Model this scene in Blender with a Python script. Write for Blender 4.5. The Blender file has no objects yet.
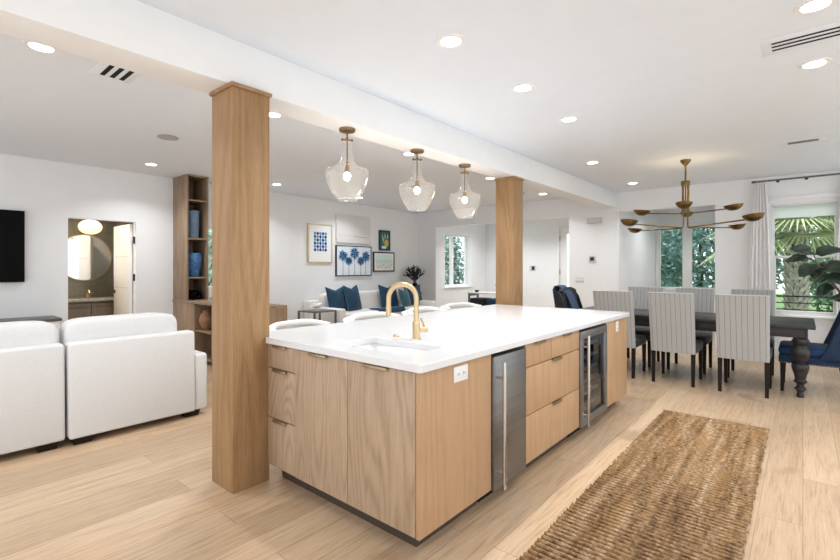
import bpy, bmesh, math, random
import numpy as np
from mathutils import Vector, Matrix
random.seed(7); np.random.seed(7)
PI = math.pi
S = bpy.context.scene
COL = S.collection

# ------------------------------------------------------------------ camera
cd = bpy.data.cameras.new('camera'); cam = bpy.data.objects.new('camera', cd); COL.objects.link(cam)
cd.sensor_width = 36.0; cd.lens = 452.0 / 840.0 * 36.0; cd.shift_y = -12.0 / 840.0
cd.clip_start = 0.05; cd.clip_end = 300
cam.location = (0, 0, 1.35); cam.rotation_euler = (PI/2, 0, math.radians(40.27 - 90))
S.camera = cam
# ------------------------------------------------------------------ world, sun, exposure
W = bpy.data.worlds.new('world'); S.world = W; W.use_nodes = True
bg = W.node_tree.nodes['Background']
bg.inputs[0].default_value = (0.93, 0.965, 1.0, 1); bg.inputs[1].default_value = 1.08
sl = bpy.data.lights.new('sun', 'SUN'); sl.energy = 3.0; sl.angle = math.radians(8); sl.color = (1, .96, .88)
so = bpy.data.objects.new('sun', sl); COL.objects.link(so); so.rotation_euler = (math.radians(-14), math.radians(12), 0)
CAN_W = 6.5          # each recessed ceiling lamp
S.view_settings.view_transform = 'Standard'; S.view_settings.look = 'None'
S.view_settings.exposure = 0.72; S.view_settings.gamma = 1.0; S.view_settings.use_curve_mapping = False

# ------------------------------------------------------------------ materials
def mat(name, col=(.8, .8, .8), rough=.5, metal=0.0, spec=.5, sheen=0.0, emis=None, es=0.0, trans=0.0):
    m = bpy.data.materials.new(name); m.use_nodes = True
    b = m.node_tree.nodes['Principled BSDF']
    b.inputs['Base Color'].default_value = (*col, 1); b.inputs['Roughness'].default_value = rough
    b.inputs['Metallic'].default_value = metal; b.inputs['Specular IOR Level'].default_value = spec
    if sheen: b.inputs['Sheen Weight'].default_value = sheen; b.inputs['Sheen Roughness'].default_value = .4
    if emis: b.inputs['Emission Color'].default_value = (*emis, 1); b.inputs['Emission Strength'].default_value = es
    return m
class NT:
    def __init__(s, m): s.t = m.node_tree; s.b = m.node_tree.nodes['Principled BSDF']
    def n(s, typ, **kw):
        nd = s.t.nodes.new(typ)
        for k, v in kw.items(): setattr(nd, k, v)
        return nd
    def l(s, a, b): s.t.links.new(a, b)
    def math(s, op, a, b=None, c=None):
        nd = s.n('ShaderNodeMath', operation=op)
        for i, v in enumerate((a, b, c)):
            if v is None: continue
            if isinstance(v, (int, float)): nd.inputs[i].default_value = v
            else: s.l(v, nd.inputs[i])
        return nd.outputs[0]
    def coords(s, scale=(1, 1, 1), rot=(0, 0, 0)):
        tc = s.n('ShaderNodeTexCoord'); mp = s.n('ShaderNodeMapping')
        mp.inputs['Scale'].default_value = scale; mp.inputs['Rotation'].default_value = rot
        s.l(tc.outputs['Object'], mp.inputs['Vector']); return mp.outputs[0]
    def noise(s, vec, scale, detail=4, rough=.55, w=None):
        nd = s.n('ShaderNodeTexNoise'); nd.noise_dimensions = '4D' if w is not None else '3D'
        nd.inputs['Scale'].default_value = scale; nd.inputs['Detail'].default_value = detail; nd.inputs['Roughness'].default_value = rough
        s.l(vec, nd.inputs['Vector'])
        if w is not None: s.l(w, nd.inputs['W'])
        return nd.outputs[0]
    def ramp(s, fac, stops):
        r = s.n('ShaderNodeValToRGB'); e = r.color_ramp.elements
        while len(e) < len(stops): e.new(.5)
        for el, (p, c) in zip(e, stops): el.position = p; el.color = (*c, 1)
        s.l(fac, r.inputs[0]); return r.outputs[0]
    def mix(s, f, a, b, mode='MIX'):
        nd = s.n('ShaderNodeMix', data_type='RGBA', blend_type=mode)
        for i, v in ((0, f), (6, a), (7, b)):
            if isinstance(v, (int, float)): nd.inputs[i].default_value = v
            elif isinstance(v, tuple): nd.inputs[i].default_value = (*v, 1)
            else: s.l(v, nd.inputs[i])
        return nd.outputs[2]
    def bump(s, h, strength=.2, dist=.01):
        nd = s.n('ShaderNodeBump'); nd.inputs['Strength'].default_value = strength; nd.inputs['Distance'].default_value = dist
        s.l(h, nd.inputs['Height']); s.l(nd.outputs[0], s.b.inputs['Normal'])
    def color(s, c): s.l(c, s.b.inputs['Base Color'])

def noisy(name, col, rough=.5, amp=.06, scale=40, stretch=(1, 1, 1), bump=0, **kw):
    m = mat(name, col, rough, **kw); t = NT(m)
    f = t.noise(t.coords(stretch), scale, 3)
    lo = tuple(max(0, c*(1-amp)) for c in col); hi = tuple(min(1, c*(1+amp)) for c in col)
    t.color(t.ramp(f, [(.3, lo), (.7, hi)]))
    if bump: t.bump(f, bump, .004)
    return m

def oak(name, dark, mid, light, rough=.45, figure=1.0, axis='Z', wide=1.0, RW=.24):
    m = mat(name, mid, rough, spec=.35); t = NT(m)
    sc = {'Z': (1, 1, .085), 'X': (.085, 1, 1), 'Y': (1, .085, 1)}[axis]
    sc2 = {'Z': (1, 1, .11), 'X': (.11, 1, 1), 'Y': (1, .11, 1)}[axis]
    oi = t.n('ShaderNodeObjectInfo'); w = t.math('MULTIPLY', oi.outputs['Random'], 40.0)
    broad = t.noise(t.coords(sc2), 2.6*wide, 1.5, .45, w)
    warp = t.noise(t.coords(sc), 9, 2, .5, w)
    rings = t.math('ADD', t.math('MULTIPLY', broad, 24.0*figure), t.math('MULTIPLY', warp, 1.6))
    rings = t.math('MULTIPLY', t.math('ADD', t.math('SINE', t.math('MULTIPLY', rings, 6.2832)), 1.0), .5)
    rings = t.math('POWER', rings, 1.4)
    fine = t.noise(t.coords(sc), 85, 5, .65, w)
    pores = t.noise(t.coords(sc), 260, 2, .5, w)
    f = t.math('ADD', t.math('MULTIPLY', rings, RW), t.math('MULTIPLY', fine, .66))
    f = t.math('ADD', f, t.math('MULTIPLY', pores, .12))
    t.color(t.ramp(f, [(.18, light), (.5, mid), (.88, dark)]))
    t.bump(fine, .06, .003)
    return m

M = {}
M['wall'] = noisy('wall_paint', (.83, .845, .86), .6, .01, 6, spec=.2)
M['ceiling'] = noisy('ceiling_paint', (.77, .825, .895), .7, .01, 6, spec=.15)
M['trim'] = mat('trim_paint', (.84, .84, .845), .35)
M['white'] = mat('white_plastic', (.82, .82, .81), .35)
M['device'] = mat('device_grey', (.62, .62, .62), .4)
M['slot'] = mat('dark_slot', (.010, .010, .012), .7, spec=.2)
M['column'] = oak('oak_post', (.175, .092, .038), (.325, .188, .087), (.43, .27, .138), .5, .7, RW=.15)
M['cab'] = oak('oak_veneer_plain', (.31, .175, .088), (.45, .275, .148), (.53, .345, .20), .45, .5, RW=.12)
M['cabfig'] = oak('oak_veneer_figured_cool_lit', (.20, .13, .08), (.42, .297, .197), (.51, .375, .262), .45, 1.9, wide=1.1, RW=.19)  # figured grain; greyer tone also paints in the cooler light on the left face
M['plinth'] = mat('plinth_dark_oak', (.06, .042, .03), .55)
M['shelfwood'] = oak('walnut_toned_oak', (.19, .125, .078), (.29, .2, .13), (.37, .265, .18), .5, .5)
M['quartz'] = noisy('white_quartz', (.725, .73, .745), .14, .012, 9, spec=.5)
M['sink'] = mat('white_sink', (.93, .93, .93), .25)
M['steel'] = noisy('stainless_steel', (.25, .25, .252), .42, .1, 30, (.03, .03, 1), metal=1.0)
M['steelbar'] = mat('steel_bar', (.62, .62, .63), .25, 1.0)
M['brass'] = mat('satin_brass', (.60, .45, .26), .33, 1.0)
M['doorpull'] = mat('muted_brass_pull', (.42, .33, .21), .4, 1.0)
M['pull'] = mat('bronze_pull', (.30, .23, .14), .38, 1.0)
M['agedbrass'] = noisy('aged_brass', (.215, .145, .058), .38, .35, 14, metal=1.0)
M['canopybrass'] = mat('canopy_brass', (.26, .18, .10), .4, 1.0)
M['blackmetal'] = mat('black_metal', (.02, .02, .022), .4)
M['greymetal'] = mat('grey_metal', (.16, .155, .15), .4, .8)
M['darkwood'] = noisy('black_stained_wood', (.028, .024, .022), .4, .4, 30, (1, .1, 1))
M['tablewood'] = noisy('charcoal_table_wood', (.028, .026, .028), .36, .5, 26, (1, .06, 1), spec=.35)
M['legbrown'] = mat('espresso_leg', (.016, .010, .007), .5, spec=.2)
M['linen'] = noisy('white_linen', (.70, .70, .70), .9, .04, 120, bump=.25)
M['boucle'] = noisy('white_boucle', (.80, .795, .78), .9, .04, 90, bump=.3)
M['seatgrey'] = noisy('charcoal_seat_fabric', (.055, .055, .06), .85, .12, 160, sheen=.15)
M['navy'] = noisy('navy_velvet', (.002, .042, .098), .75, .3, 8, sheen=.12)
M['navyblack'] = noisy('midnight_velvet', (.005, .008, .015), .8, .25, 8, sheen=.15)
M['midnight'] = noisy('midnight_blue_velvet', (.004, .022, .065), .75, .3, 8, sheen=.15)
M['royal'] = noisy('royal_blue_velvet', (.004, .045, .15), .7, .35, 7, sheen=.2)
M['teal'] = noisy('teal_velvet', (.01, .09, .12), .7, .2, 12, sheen=.4)
M['knit'] = noisy('denim_blue_knit', (.04, .075, .14), .9, .45, 55, bump=.6)
M['curtain'] = noisy('white_curtain', (.80, .80, .80), .85, .02, 60)
M['black'] = mat('screen_black', (.002, .002, .002), .45, spec=.08)
M['tvbezel'] = mat('screen_bezel', (.012, .012, .013), .6, spec=.15)
M['gold'] = mat('gold_frame', (.66, .55, .36), .4, .6)
M['paper'] = mat('art_paper', (.84, .86, .87), .8)
M['paleblue'] = mat('art_pale_blue', (.74, .82, .90), .8)
M['artblue'] = noisy('art_blue', (.10, .30, .56), .8, .6, 40)
M['artnavy'] = noisy('art_navy', (.02, .06, .16), .8, .5, 30)
M['canvas'] = noisy('art_canvas', (.76, .76, .765), .9, .02, 20)
M['artline'] = mat('art_grey_line', (.42, .41, .40), .8)
M['aqua'] = mat('art_aqua', (.55, .76, .72), .8)
M['sand'] = noisy('art_sand', (.78, .76, .70), .8, .1, 60)
M['lemon'] = mat('art_lemon', (.70, .50, .08), .8)
M['artgreen'] = mat('art_green', (.05, .16, .09), .8)
M['bluevase'] = noisy('blue_glaze', (.05, .17, .40), .25, .45, 18)
M['greyvase'] = mat('bluegrey_glaze', (.17, .27, .40), .35)
M['terracotta'] = noisy('terracotta', (.34, .17, .09), .6, .2, 12)
M['seaglass'] = mat('seaglass_bowl', (.25, .50, .52), .25)
M['silver'] = mat('silver', (.6, .6, .6), .2, 1.0)
M['leaf'] = noisy('leaf_dark', (.02, .045, .025), .5, .5, 14)
M['leafolive'] = noisy('leaf_olive', (.018, .036, .03), .6, .5, 14)
M['figleaf'] = noisy('fig_leaf', (.030, .048, .033), .35, .6, 9)
M['bark'] = noisy('bark', (.16, .12, .08), .9, .5, 14, (1, 1, .3), bump=.5)
M['tree1'] = noisy('foliage_blue_green', (.24, .38, .36), .6, .5, 3)
M['tree2'] = noisy('foliage_green', (.27, .40, .29), .6, .5, 3)
M['tree3'] = noisy('foliage_pale_green', (.42, .55, .46), .6, .5, 3)
M['palm'] = noisy('palm_green', (.40, .47, .25), .5, .5, 2.5)
M['boot'] = noisy('palm_boot', (.58, .54, .48), .9, .4, 9)
M['lawn'] = noisy('lawn_green', (.10, .19, .06), .9, .4, 5)
M['pot'] = noisy('pot_grey', (.30, .29, .28), .7, .1, 20)
M['vanity'] = mat('taupe_vanity', (.125, .10, .075), .45)
M['stonetop'] = noisy('speckled_stone', (.30, .28, .25), .3, .4, 45)
M['mirror'] = mat('mirror_silver', (.88, .88, .88), .02, 1.0)
M['display'] = mat('display_dark', (.02, .025, .03), .3)
M['glow'] = mat('lamp_disc', (1, 1, 1), .5, emis=(1, .97, .92), es=9)
M['bulb'] = mat('warm_bulb', (1, .9, .7), .5, emis=(1, .72, .40), es=22)
M['globe'] = mat('ribbed_globe', (1, .85, .6), .4, emis=(1, .78, .46), es=.64)
M['shade'] = mat('roller_shade', (.9, .9, .9), .8, emis=None)

def tile_mat():
    m = mat('olive_tile', (.2, .17, .1), .3); t = NT(m)
    b = t.n('ShaderNodeTexBrick'); b.inputs['Color1'].default_value = (.19, .175, .14, 1); b.inputs['Color2'].default_value = (.145, .135, .11, 1)
    b.inputs['Mortar'].default_value = (.11, .10, .08, 1); b.inputs['Mortar Size'].default_value = .004
    b.inputs['Brick Width'].default_value = .15; b.inputs['Row Height'].default_value = .15; b.inputs['Scale'].default_value = 1; b.offset = 0
    t.l(t.coords((1, 1, 1), (PI/2, 0, 0)), b.inputs['Vector'])
    f = t.noise(t.coords(), 9, 4)
    t.color(t.mix(t.math('MULTIPLY', f, .5), b.outputs[0], (.22, .20, .16)))
    return m
M['tile'] = tile_mat()
def floor_mat():
    m = mat('pale_oak_planks', (.6, .42, .27), .3, spec=.45); t = NT(m)
    b = t.n('ShaderNodeTexBrick')
    b.inputs['Color1'].default_value = (0, 0, 0, 1); b.inputs['Color2'].default_value = (1, 1, 1, 1); b.inputs['Mortar'].default_value = (.5, .5, .5, 1)
    b.inputs['Mortar Size'].default_value = .0018; b.inputs['Mortar Smooth'].default_value = .2; b.inputs['Bias'].default_value = 0
    b.inputs['Brick Width'].default_value = 1.9; b.inputs['Row Height'].default_value = .19; b.inputs['Scale'].default_value = 1
    b.offset = .37; b.offset_frequency = 3
    vec = t.coords(); t.l(vec, b.inputs['Vector'])
    cell = b.outputs['Color']
    w = t.math('MULTIPLY', cell, 9.0)
    broad = t.noise(t.coords((.07, 1, 1)), 5.5, 2, .5, w)
    rings = t.math('MULTIPLY', t.math('ADD', t.math('SINE', t.math('MULTIPLY', broad, 70.0)), 1.0), .5)
    fine = t.noise(t.coords((.05, 1, 1)), 110, 5, .65, w)
    f = t.math('ADD', t.math('MULTIPLY', rings, .10), t.math('MULTIPLY', fine, .82))
    g = t.ramp(f, [(.26, (.68, .515, .36)), (.5, (.57, .41, .268)), (.72, (.29, .185, .108))])
    tint = t.ramp(cell, [(0, (.80, .775, .745)), (.5, (1, 1, 1)), (1, (.93, .885, .83))])
    c = t.mix(1.0, g, tint, 'MULTIPLY')
    knot = t.noise(t.coords((.7, 1, 1)), 3.1, 1, .4)
    c = t.mix(t.ramp(knot, [(.66, (0, 0, 0)), (.76, (.6, .6, .6))]), c, (.30, .18, .10))
    c = t.mix(t.math('MULTIPLY', b.outputs['Fac'], .7), c, (.2, .125, .07))
    t.color(c)
    t.bump(fine, .04, .002)
    return m
M['floor'] = floor_mat()
def stripe_mat():
    m = mat('striped_linen', (.6, .6, .6), .9, sheen=.2); t = NT(m)
    tc = t.n('ShaderNodeTexCoord'); sx = t.n('ShaderNodeSeparateXYZ'); t.l(tc.outputs['Object'], sx.inputs[0])
    p = t.math('FRACT', t.math('ADD', t.math('MULTIPLY', sx.outputs[0], 20.0), 50.5))
    line = t.math('LESS_THAN', t.math('ABSOLUTE', t.math('SUBTRACT', p, .5)), .04)
    weave = t.noise(t.coords(), 220, 2)
    base = t.ramp(weave, [(.3, (.36, .36, .355)), (.7, (.44, .44, .435))])
    t.color(t.mix(line, base, (.14, .145, .15)))
    t.bump(weave, .2, .003)
    return m
M['stripe'] = stripe_mat()
def rug_mat():
    m = mat('jute', (.3, .2, .1), .95, spec=.1); t = NT(m)
    a = t.noise(t.coords((1, .6, 1)), 60, 4, .7)
    s = t.noise(t.coords((.06, 1, 1)), 22, 3, .6)
    f = t.math('ADD', t.math('MULTIPLY', a, .62), t.math('MULTIPLY', s, .48))
    c = t.ramp(f, [(.41, (.085, .05, .028)), (.52, (.235, .14, .07)), (.61, (.36, .235, .13)), (.72, (.56, .44, .31))])
    hue = t.noise(t.coords((.12, 1.2, 1)), 14, 2)
    c = t.mix(t.ramp(hue, [(.5, (0, 0, 0)), (.7, (.5, .5, .5))]), c, (.36, .20, .08))
    t.color(c); t.bump(t.noise(t.coords(), 260, 2), .5, .003)
    return m
M['jute'] = rug_mat()
M['gap_shade'] = mat('painted_gap_shade', (.03, .018, .011), .95, spec=.05)  # near-black sheet stands in for the shade between the rug ropes
def glass_mat(name, tint, gl=1.0, base=.0, rough=.02):
    m = bpy.data.materials.new(name); m.use_nodes = True; nt = m.node_tree; nt.nodes.clear()
    o = nt.nodes.new('ShaderNodeOutputMaterial'); tr = nt.nodes.new('ShaderNodeBsdfTransparent'); g = nt.nodes.new('ShaderNodeBsdfGlossy')
    mx = nt.nodes.new('ShaderNodeMixShader'); lw = nt.nodes.new('ShaderNodeLayerWeight'); lw.inputs[0].default_value = .5; fr = nt.nodes.new('ShaderNodeMath'); fr.operation = 'POWER'; fr.inputs[1].default_value = 3.2; nt.links.new(lw.outputs['Facing'], fr.inputs[0])
    mm = nt.nodes.new('ShaderNodeMath'); mm.operation = 'MULTIPLY_ADD'; mm.inputs[1].default_value = gl; mm.inputs[2].default_value = base
    tr.inputs[0].default_value = (*tint, 1); g.inputs['Roughness'].default_value = rough
    nt.links.new(fr.outputs[0], mm.inputs[0]); nt.links.new(mm.outputs[0], mx.inputs[0])
    nt.links.new(tr.outputs[0], mx.inputs[1]); nt.links.new(g.outputs[0], mx.inputs[2]); nt.links.new(mx.outputs[0], o.inputs[0])
    return m
M['rack'] = mat('rack_lip', (.42, .38, .33), .4)
M['pane'] = glass_mat('window_glass', (.96, .985, .98), .6)
M['pendglass'] = glass_mat('seeded_glass', (.97, .975, .975), .8, .06, .08)
def seeded(m):
    nt = m.node_tree; o = [n for n in nt.nodes if n.type == 'OUTPUT_MATERIAL'][0]; src = o.inputs[0].links[0].from_socket
    d = nt.nodes.new('ShaderNodeBsdfTranslucent'); d.inputs[0].default_value = (.95, .95, .95, 1); df = nt.nodes.new('ShaderNodeBsdfDiffuse'); df.inputs[0].default_value = (.95, .95, .95, 1)
    a = nt.nodes.new('ShaderNodeMixShader'); a.inputs[0].default_value = .5; nt.links.new(d.outputs[0], a.inputs[1]); nt.links.new(df.outputs[0], a.inputs[2])
    tc = nt.nodes.new('ShaderNodeTexCoord'); n = nt.nodes.new('ShaderNodeTexNoise'); n.inputs['Scale'].default_value = 38; nt.links.new(tc.outputs['Object'], n.inputs['Vector'])
    r = nt.nodes.new('ShaderNodeMapRange'); r.inputs[1].default_value = .35; r.inputs[2].default_value = .8; r.inputs[3].default_value = .015; r.inputs[4].default_value = .11; nt.links.new(n.outputs[0], r.inputs[0])
    mx = nt.nodes.new('ShaderNodeMixShader'); nt.links.new(r.outputs[0], mx.inputs[0]); nt.links.new(src, mx.inputs[1]); nt.links.new(a.outputs[0], mx.inputs[2]); nt.links.new(mx.outputs[0], o.inputs[0])
seeded(M['pendglass'])
M['coolglass'] = glass_mat('tinted_glass', (.55, .62, .70), .6, .02, .03)
def shade_mat(name, f):
    m = bpy.data.materials.new(name); m.use_nodes = True; nt = m.node_tree; nt.nodes.clear()
    o = nt.nodes.new('ShaderNodeOutputMaterial'); d = nt.nodes.new('ShaderNodeBsdfDiffuse'); t = nt.nodes.new('ShaderNodeBsdfTranslucent'); mx = nt.nodes.new('ShaderNodeMixShader')
    d.inputs[0].default_value = (.92, .92, .92, 1); t.inputs[0].default_value = (.95, .95, .95, 1); mx.inputs[0].default_value = f
    nt.links.new(d.outputs[0], mx.inputs[1]); nt.links.new(t.outputs[0], mx.inputs[2]); nt.links.new(mx.outputs[0], o.inputs[0])
    return m
M['shade'] = shade_mat('roller_fabric', .88); M['curtain'] = shade_mat('sheer_curtain', .15)

# ------------------------------------------------------------------ mesh helpers
class MB:
    def __init__(s): s.bm = bmesh.new()
    def box(s, x0, x1, y0, y1, z0, z1, bev=0, seg=2, mtx=None):
        v = [s.bm.verts.new((x, y, z)) for x in (x0, x1) for y in (y0, y1) for z in (z0, z1)]
        fs = [s.bm.faces.new([v[i] for i in q]) for q in ((0, 1, 3, 2), (4, 6, 7, 5), (0, 4, 5, 1), (2, 3, 7, 6), (0, 2, 6, 4), (1, 5, 7, 3))]
        out = list(v)
        if bev:
            es = list({e for f in fs for e in f.edges})
            r = bmesh.ops.bevel(s.bm, geom=es, offset=bev, segments=seg, profile=.5, affect='EDGES', clamp_overlap=True)
            out = list({w for f in r['faces'] for w in f.verts} | {w for w in v if w.is_valid})
        if mtx is not None: bmesh.ops.transform(s.bm, matrix=mtx, verts=out)
        return s
    def raw(s, V, F):
        vs = [s.bm.verts.new(p) for p in V]
        for f in F:
            try: s.bm.faces.new([vs[i] for i in f])
            except ValueError: pass
        return s
    def lathe(s, prof, c=(0, 0, 0), n=28, caps=True, mtx=None):
        V = []; F = []
        for r, z in prof:
            for k in range(n):
                a = 2*PI*k/n; p = Vector((r*math.cos(a), r*math.sin(a), z))
                if mtx is not None: p = mtx @ p
                V.append((p.x+c[0], p.y+c[1], p.z+c[2]))
        for i in range(len(prof)-1):
            for k in range(n):
                a, b = i*n+k, i*n+(k+1) % n
                F.append((a, b, b+n, a+n))
        if caps:
            F.append(tuple(range(n))[::-1]); F.append(tuple(range((len(prof)-1)*n, len(prof)*n)))
        return s.raw(V, F)
    def tube(s, pts, r, n=10, caps=True):
        pts = [Vector(p) for p in pts]; rs = r if isinstance(r, (list, tuple)) else [r]*len(pts)
        V = []; F = []; prev = None
        for i, p in enumerate(pts):
            d = (pts[min(i+1, len(pts)-1)] - pts[max(i-1, 0)]).normalized()
            if prev is None:
                u = d.cross(Vector((0, 0, 1)) if abs(d.z) < .9 else Vector((1, 0, 0))).normalized()
            else: u = (prev - d*prev.dot(d)).normalized()
            prev = u; w = d.cross(u)
            for k in range(n):
                a = 2*PI*k/n; q = p + (u*math.cos(a)+w*math.sin(a))*rs[i]; V.append(tuple(q))
        for i in range(len(pts)-1):
            for k in range(n):
                a, b = i*n+k, i*n+(k+1) % n; F.append((a, b, b+n, a+n))
        if caps: F.append(tuple(range(n))[::-1]); F.append(tuple(range((len(pts)-1)*n, len(pts)*n)))
        return s.raw(V, F)
    def cyl(s, c, r, z0, z1, n=24): return s.lathe([(r, z0), (r, z1)], (c[0], c[1], 0), n)
    def ell(s, c, rad, e=1.0, e2=None, nu=28, nv=14, mtx=None):
        e2 = e if e2 is None else e2
        f = lambda x, p: math.copysign(abs(x)**p, x)
        V = []; F = []
        for j in range(1, nv):
            ph = -PI/2 + PI*j/nv
            for i in range(nu):
                th = 2*PI*i/nu
                V.append((rad[0]*f(math.cos(ph), e2)*f(math.cos(th), e), rad[1]*f(math.cos(ph), e2)*f(math.sin(th), e), rad[2]*f(math.sin(ph), e2)))
        V += [(0, 0, -rad[2]), (0, 0, rad[2])]; b, t = len(V)-2, len(V)-1
        for j in range(nv-2):
            for i in range(nu):
                a, c2 = j*nu+i, j*nu+(i+1) % nu; F.append((a, c2, c2+nu, a+nu))
        for i in range(nu):
            F.append((b, (i+1) % nu, i)); F.append((t, (nv-2)*nu+i, (nv-2)*nu+(i+1) % nu))
        out = []
        for p in V:
            p = Vector(p)
            if mtx is not None: p = mtx @ p
            out.append((p.x+c[0], p.y+c[1], p.z+c[2]))
        return s.raw(out, F)
    def sheet(s, rows, thick=0, closed=False):
        """grid of points -> surface, optionally with thickness along normals"""
        R, Cn = len(rows), len(rows[0]); V = [tuple(p) for r in rows for p in r]; F = []
        for i in range(R-1):
            for j in range(Cn-1): F.append((i*Cn+j, i*Cn+j+1, (i+1)*Cn+j+1, (i+1)*Cn+j))
        if not thick: return s.raw(V, F)
        P = np.array(V).reshape(R, Cn, 3); gu = np.gradient(P, axis=0); gv = np.gradient(P, axis=1)
        N = np.cross(gu, gv); N /= np.maximum(np.linalg.norm(N, axis=2, keepdims=True), 1e-9)
        Q = (P - N*thick).reshape(-1, 3); n = R*Cn
        V += [tuple(q) for q in Q]; F = [f[::-1] for f in F] + [tuple(i+n for i in f) for f in F]
        for i in range(R-1):
            F.append((i*Cn, (i+1)*Cn, (i+1)*Cn+n, i*Cn+n)); j = Cn-1
            F.append(((i+1)*Cn+j, i*Cn+j, i*Cn+j+n, (i+1)*Cn+j+n))
        for j in range(Cn-1):
            F.append((j+1, j, j+n, j+1+n)); i = (R-1)*Cn
            F.append((i+j, i+j+1, i+j+1+n, i+j+n))
        return s.raw(V, F)
    def build(s, name, m, parent=None, smooth=35, world=True):
        bmesh.ops.recalc_face_normals(s.bm, faces=s.bm.faces)
        me = bpy.data.meshes.new(name); s.bm.to_mesh(me); s.bm.free()
        return link(name, me, m, parent, smooth, world)
ORG = {}
def link(name, me, m, parent=None, smooth=35, world=True):
    o = bpy.data.objects.new(name, me); COL.objects.link(o)
    for mm in (m if isinstance(m, (list, tuple)) else [m]): me.materials.append(mm)
    if smooth:
        me.polygons.foreach_set('use_smooth', [True]*len(me.polygons)); me.set_sharp_from_angle(angle=math.radians(smooth))
    org = Vector((0, 0, 0))
    if parent is not None:
        o.parent = parent
        org = ORG.get(parent.name, Vector((0, 0, 0)))
        if world: me.transform(Matrix.Translation(-org))
    ORG[o.name] = org
    return o
def tag(o, label, cat, group=None):
    o['label'] = label; o['category'] = cat
    if group: o['group'] = group
    return o
def thing(name, label, cat, loc=(0, 0, 0), rz=0, group=None):
    o = bpy.data.objects.new(name, None); COL.objects.link(o); o.location = loc; o.rotation_euler = (0, 0, rz)
    o.empty_display_size = .1; ORG[o.name] = Vector(loc)
    return tag(o, label, cat, group)
def struct(name, mb, m, parent=None, smooth=35):
    o = mb.build(name, m, parent, smooth)
    if parent is None: o['kind'] = 'structure'
    return o
def dup(root, loc, rz=0, label=None, group=None):
    r = root.copy(); COL.objects.link(r); r.location = loc; r.rotation_euler = (0, 0, rz)
    if label: r['label'] = label
    if group: r['group'] = group
    def rec(src, dst):
        for ch in list(src.children):
            c = ch.copy(); COL.objects.link(c); c.parent = dst; rec(ch, c)
    rec(root, r)
    return r
def recenter(o):
    """moves a single mesh thing's origin to its base centre"""
    co = np.array([v.co for v in o.data.vertices]); lo, hi = co.min(0), co.max(0)
    c = Vector(((lo[0]+hi[0])/2, (lo[1]+hi[1])/2, lo[2])); o.data.transform(Matrix.Translation(-c)); o.location = c
    return o

def wall(name, axis, c0, c1, a0, a1, z0, z1, holes, m):
    """slab with rectangular holes; axis 'x': plane of constant x between c0..c1, running along y"""
    As = sorted({a0, a1} | {h[0] for h in holes} | {h[1] for h in holes}); Zs = sorted({z0, z1} | {h[2] for h in holes} | {h[3] for h in holes})
    mb = MB()
    cell = lambda i, k: any(h[0] <= As[i] and As[i+1] <= h[1] and h[2] <= Zs[k] and Zs[k+1] <= h[3] for h in holes)
    V = {}; bm = mb.bm
    def vert(a, z, c):
        key = (a, z, c)
        if key not in V: V[key] = bm.verts.new((c, a, z) if axis == 'x' else (a, c, z))
        return V[key]
    solid = lambda i, k: 0 <= i < len(As)-1 and 0 <= k < len(Zs)-1 and not cell(i, k)
    for i in range(len(As)-1):
        for k in range(len(Zs)-1):
            if not solid(i, k): continue
            A0, A1, B0, B1 = As[i], As[i+1], Zs[k], Zs[k+1]
            for c in (c0, c1): bm.faces.new([vert(A0, B0, c), vert(A1, B0, c), vert(A1, B1, c), vert(A0, B1, c)])
            if not solid(i-1, k): bm.faces.new([vert(A0, B0, c0), vert(A0, B1, c0), vert(A0, B1, c1), vert(A0, B0, c1)])
            if not solid(i+1, k): bm.faces.new([vert(A1, B0, c0), vert(A1, B1, c0), vert(A1, B1, c1), vert(A1, B0, c1)])
            if not solid(i, k-1): bm.faces.new([vert(A0, B0, c0), vert(A1, B0, c0), vert(A1, B0, c1), vert(A0, B0, c1)])
            if not solid(i, k+1): bm.faces.new([vert(A0, B1, c0), vert(A1, B1, c0), vert(A1, B1, c1), vert(A0, B1, c1)])
    return struct(name, mb, m, smooth=0)
def rect_frame(mb, axis, c0, c1, a0, a1, z0, z1, w, bev=.004):
    """four-sided rectangular frame"""
    for (p0, p1, q0, q1) in ((a0, a1, z1-w, z1), (a0, a1, z0, z0+w), (a0, a0+w, z0+w, z1-w), (a1-w, a1, z0+w, z1-w)):
        if axis == 'x': mb.box(c0, c1, p0, p1, q0, q1, bev)
        else: mb.box(p0, p1, c0, c1, q0, q1, bev)
    return mb

# ------------------------------------------------------------------ the room
H = 2.743
WY = 7.45; WX = 8.74
mb = MB(); mb.box(-2.6, 8.86, -2.6, 7.57, -.12, 0); mb.box(8.86, 11.6, .98, 7.15, -.12, 0); mb.box(1.1, 3.0, 7.57, 9.1, -.12, 0)
struct('floor', mb, M['floor'], smooth=0)
mb = MB(); mb.box(-.9, 8.86, -1.3, 7.57, H, H+.12); mb.box(8.86, 11.6, .98, 7.15, H, H+.12); mb.box(1.1, 3.0, 7.57, 9.1, H, H+.12)
struct('ceiling', mb, M['ceiling'], smooth=0)
wall('wall_left', 'y', WY, WY+.12, -2.6, 8.86, 0, H, [(1.559, 2.362, 0, 2.02), (3.28, 4.5, 1.0, 2.03)], M['wall'])
wall('wall_back', 'x', WX, WX+.12, -2.6, WY, 0, H, [(3.536, 6.888, 0, 2.357), (1.095, 2.595, 0, 2.385), (-.385, .37, .655, 2.31)], M['wall'])
wall('wall_bay_left', 'y', 2.595, 2.715, WX+.12, 11.49, 0, H, [], M['wall'])
wall('wall_bay_right', 'y', .975, 1.095, WX+.12, 11.49, 0, H, [], M['wall'])
wall('wall_bay_back', 'x', 11.49, 11.61, .975, 2.715, 0, H, [(1.2, 2.53, .89, 2.255)], M['wall'])
wall('wall_foyer_left', 'y', 6.93, 7.15, WX+.12, 11.1, 0, H, [(9.16, 10.33, .865, 2.245)], M['wall'])
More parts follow.
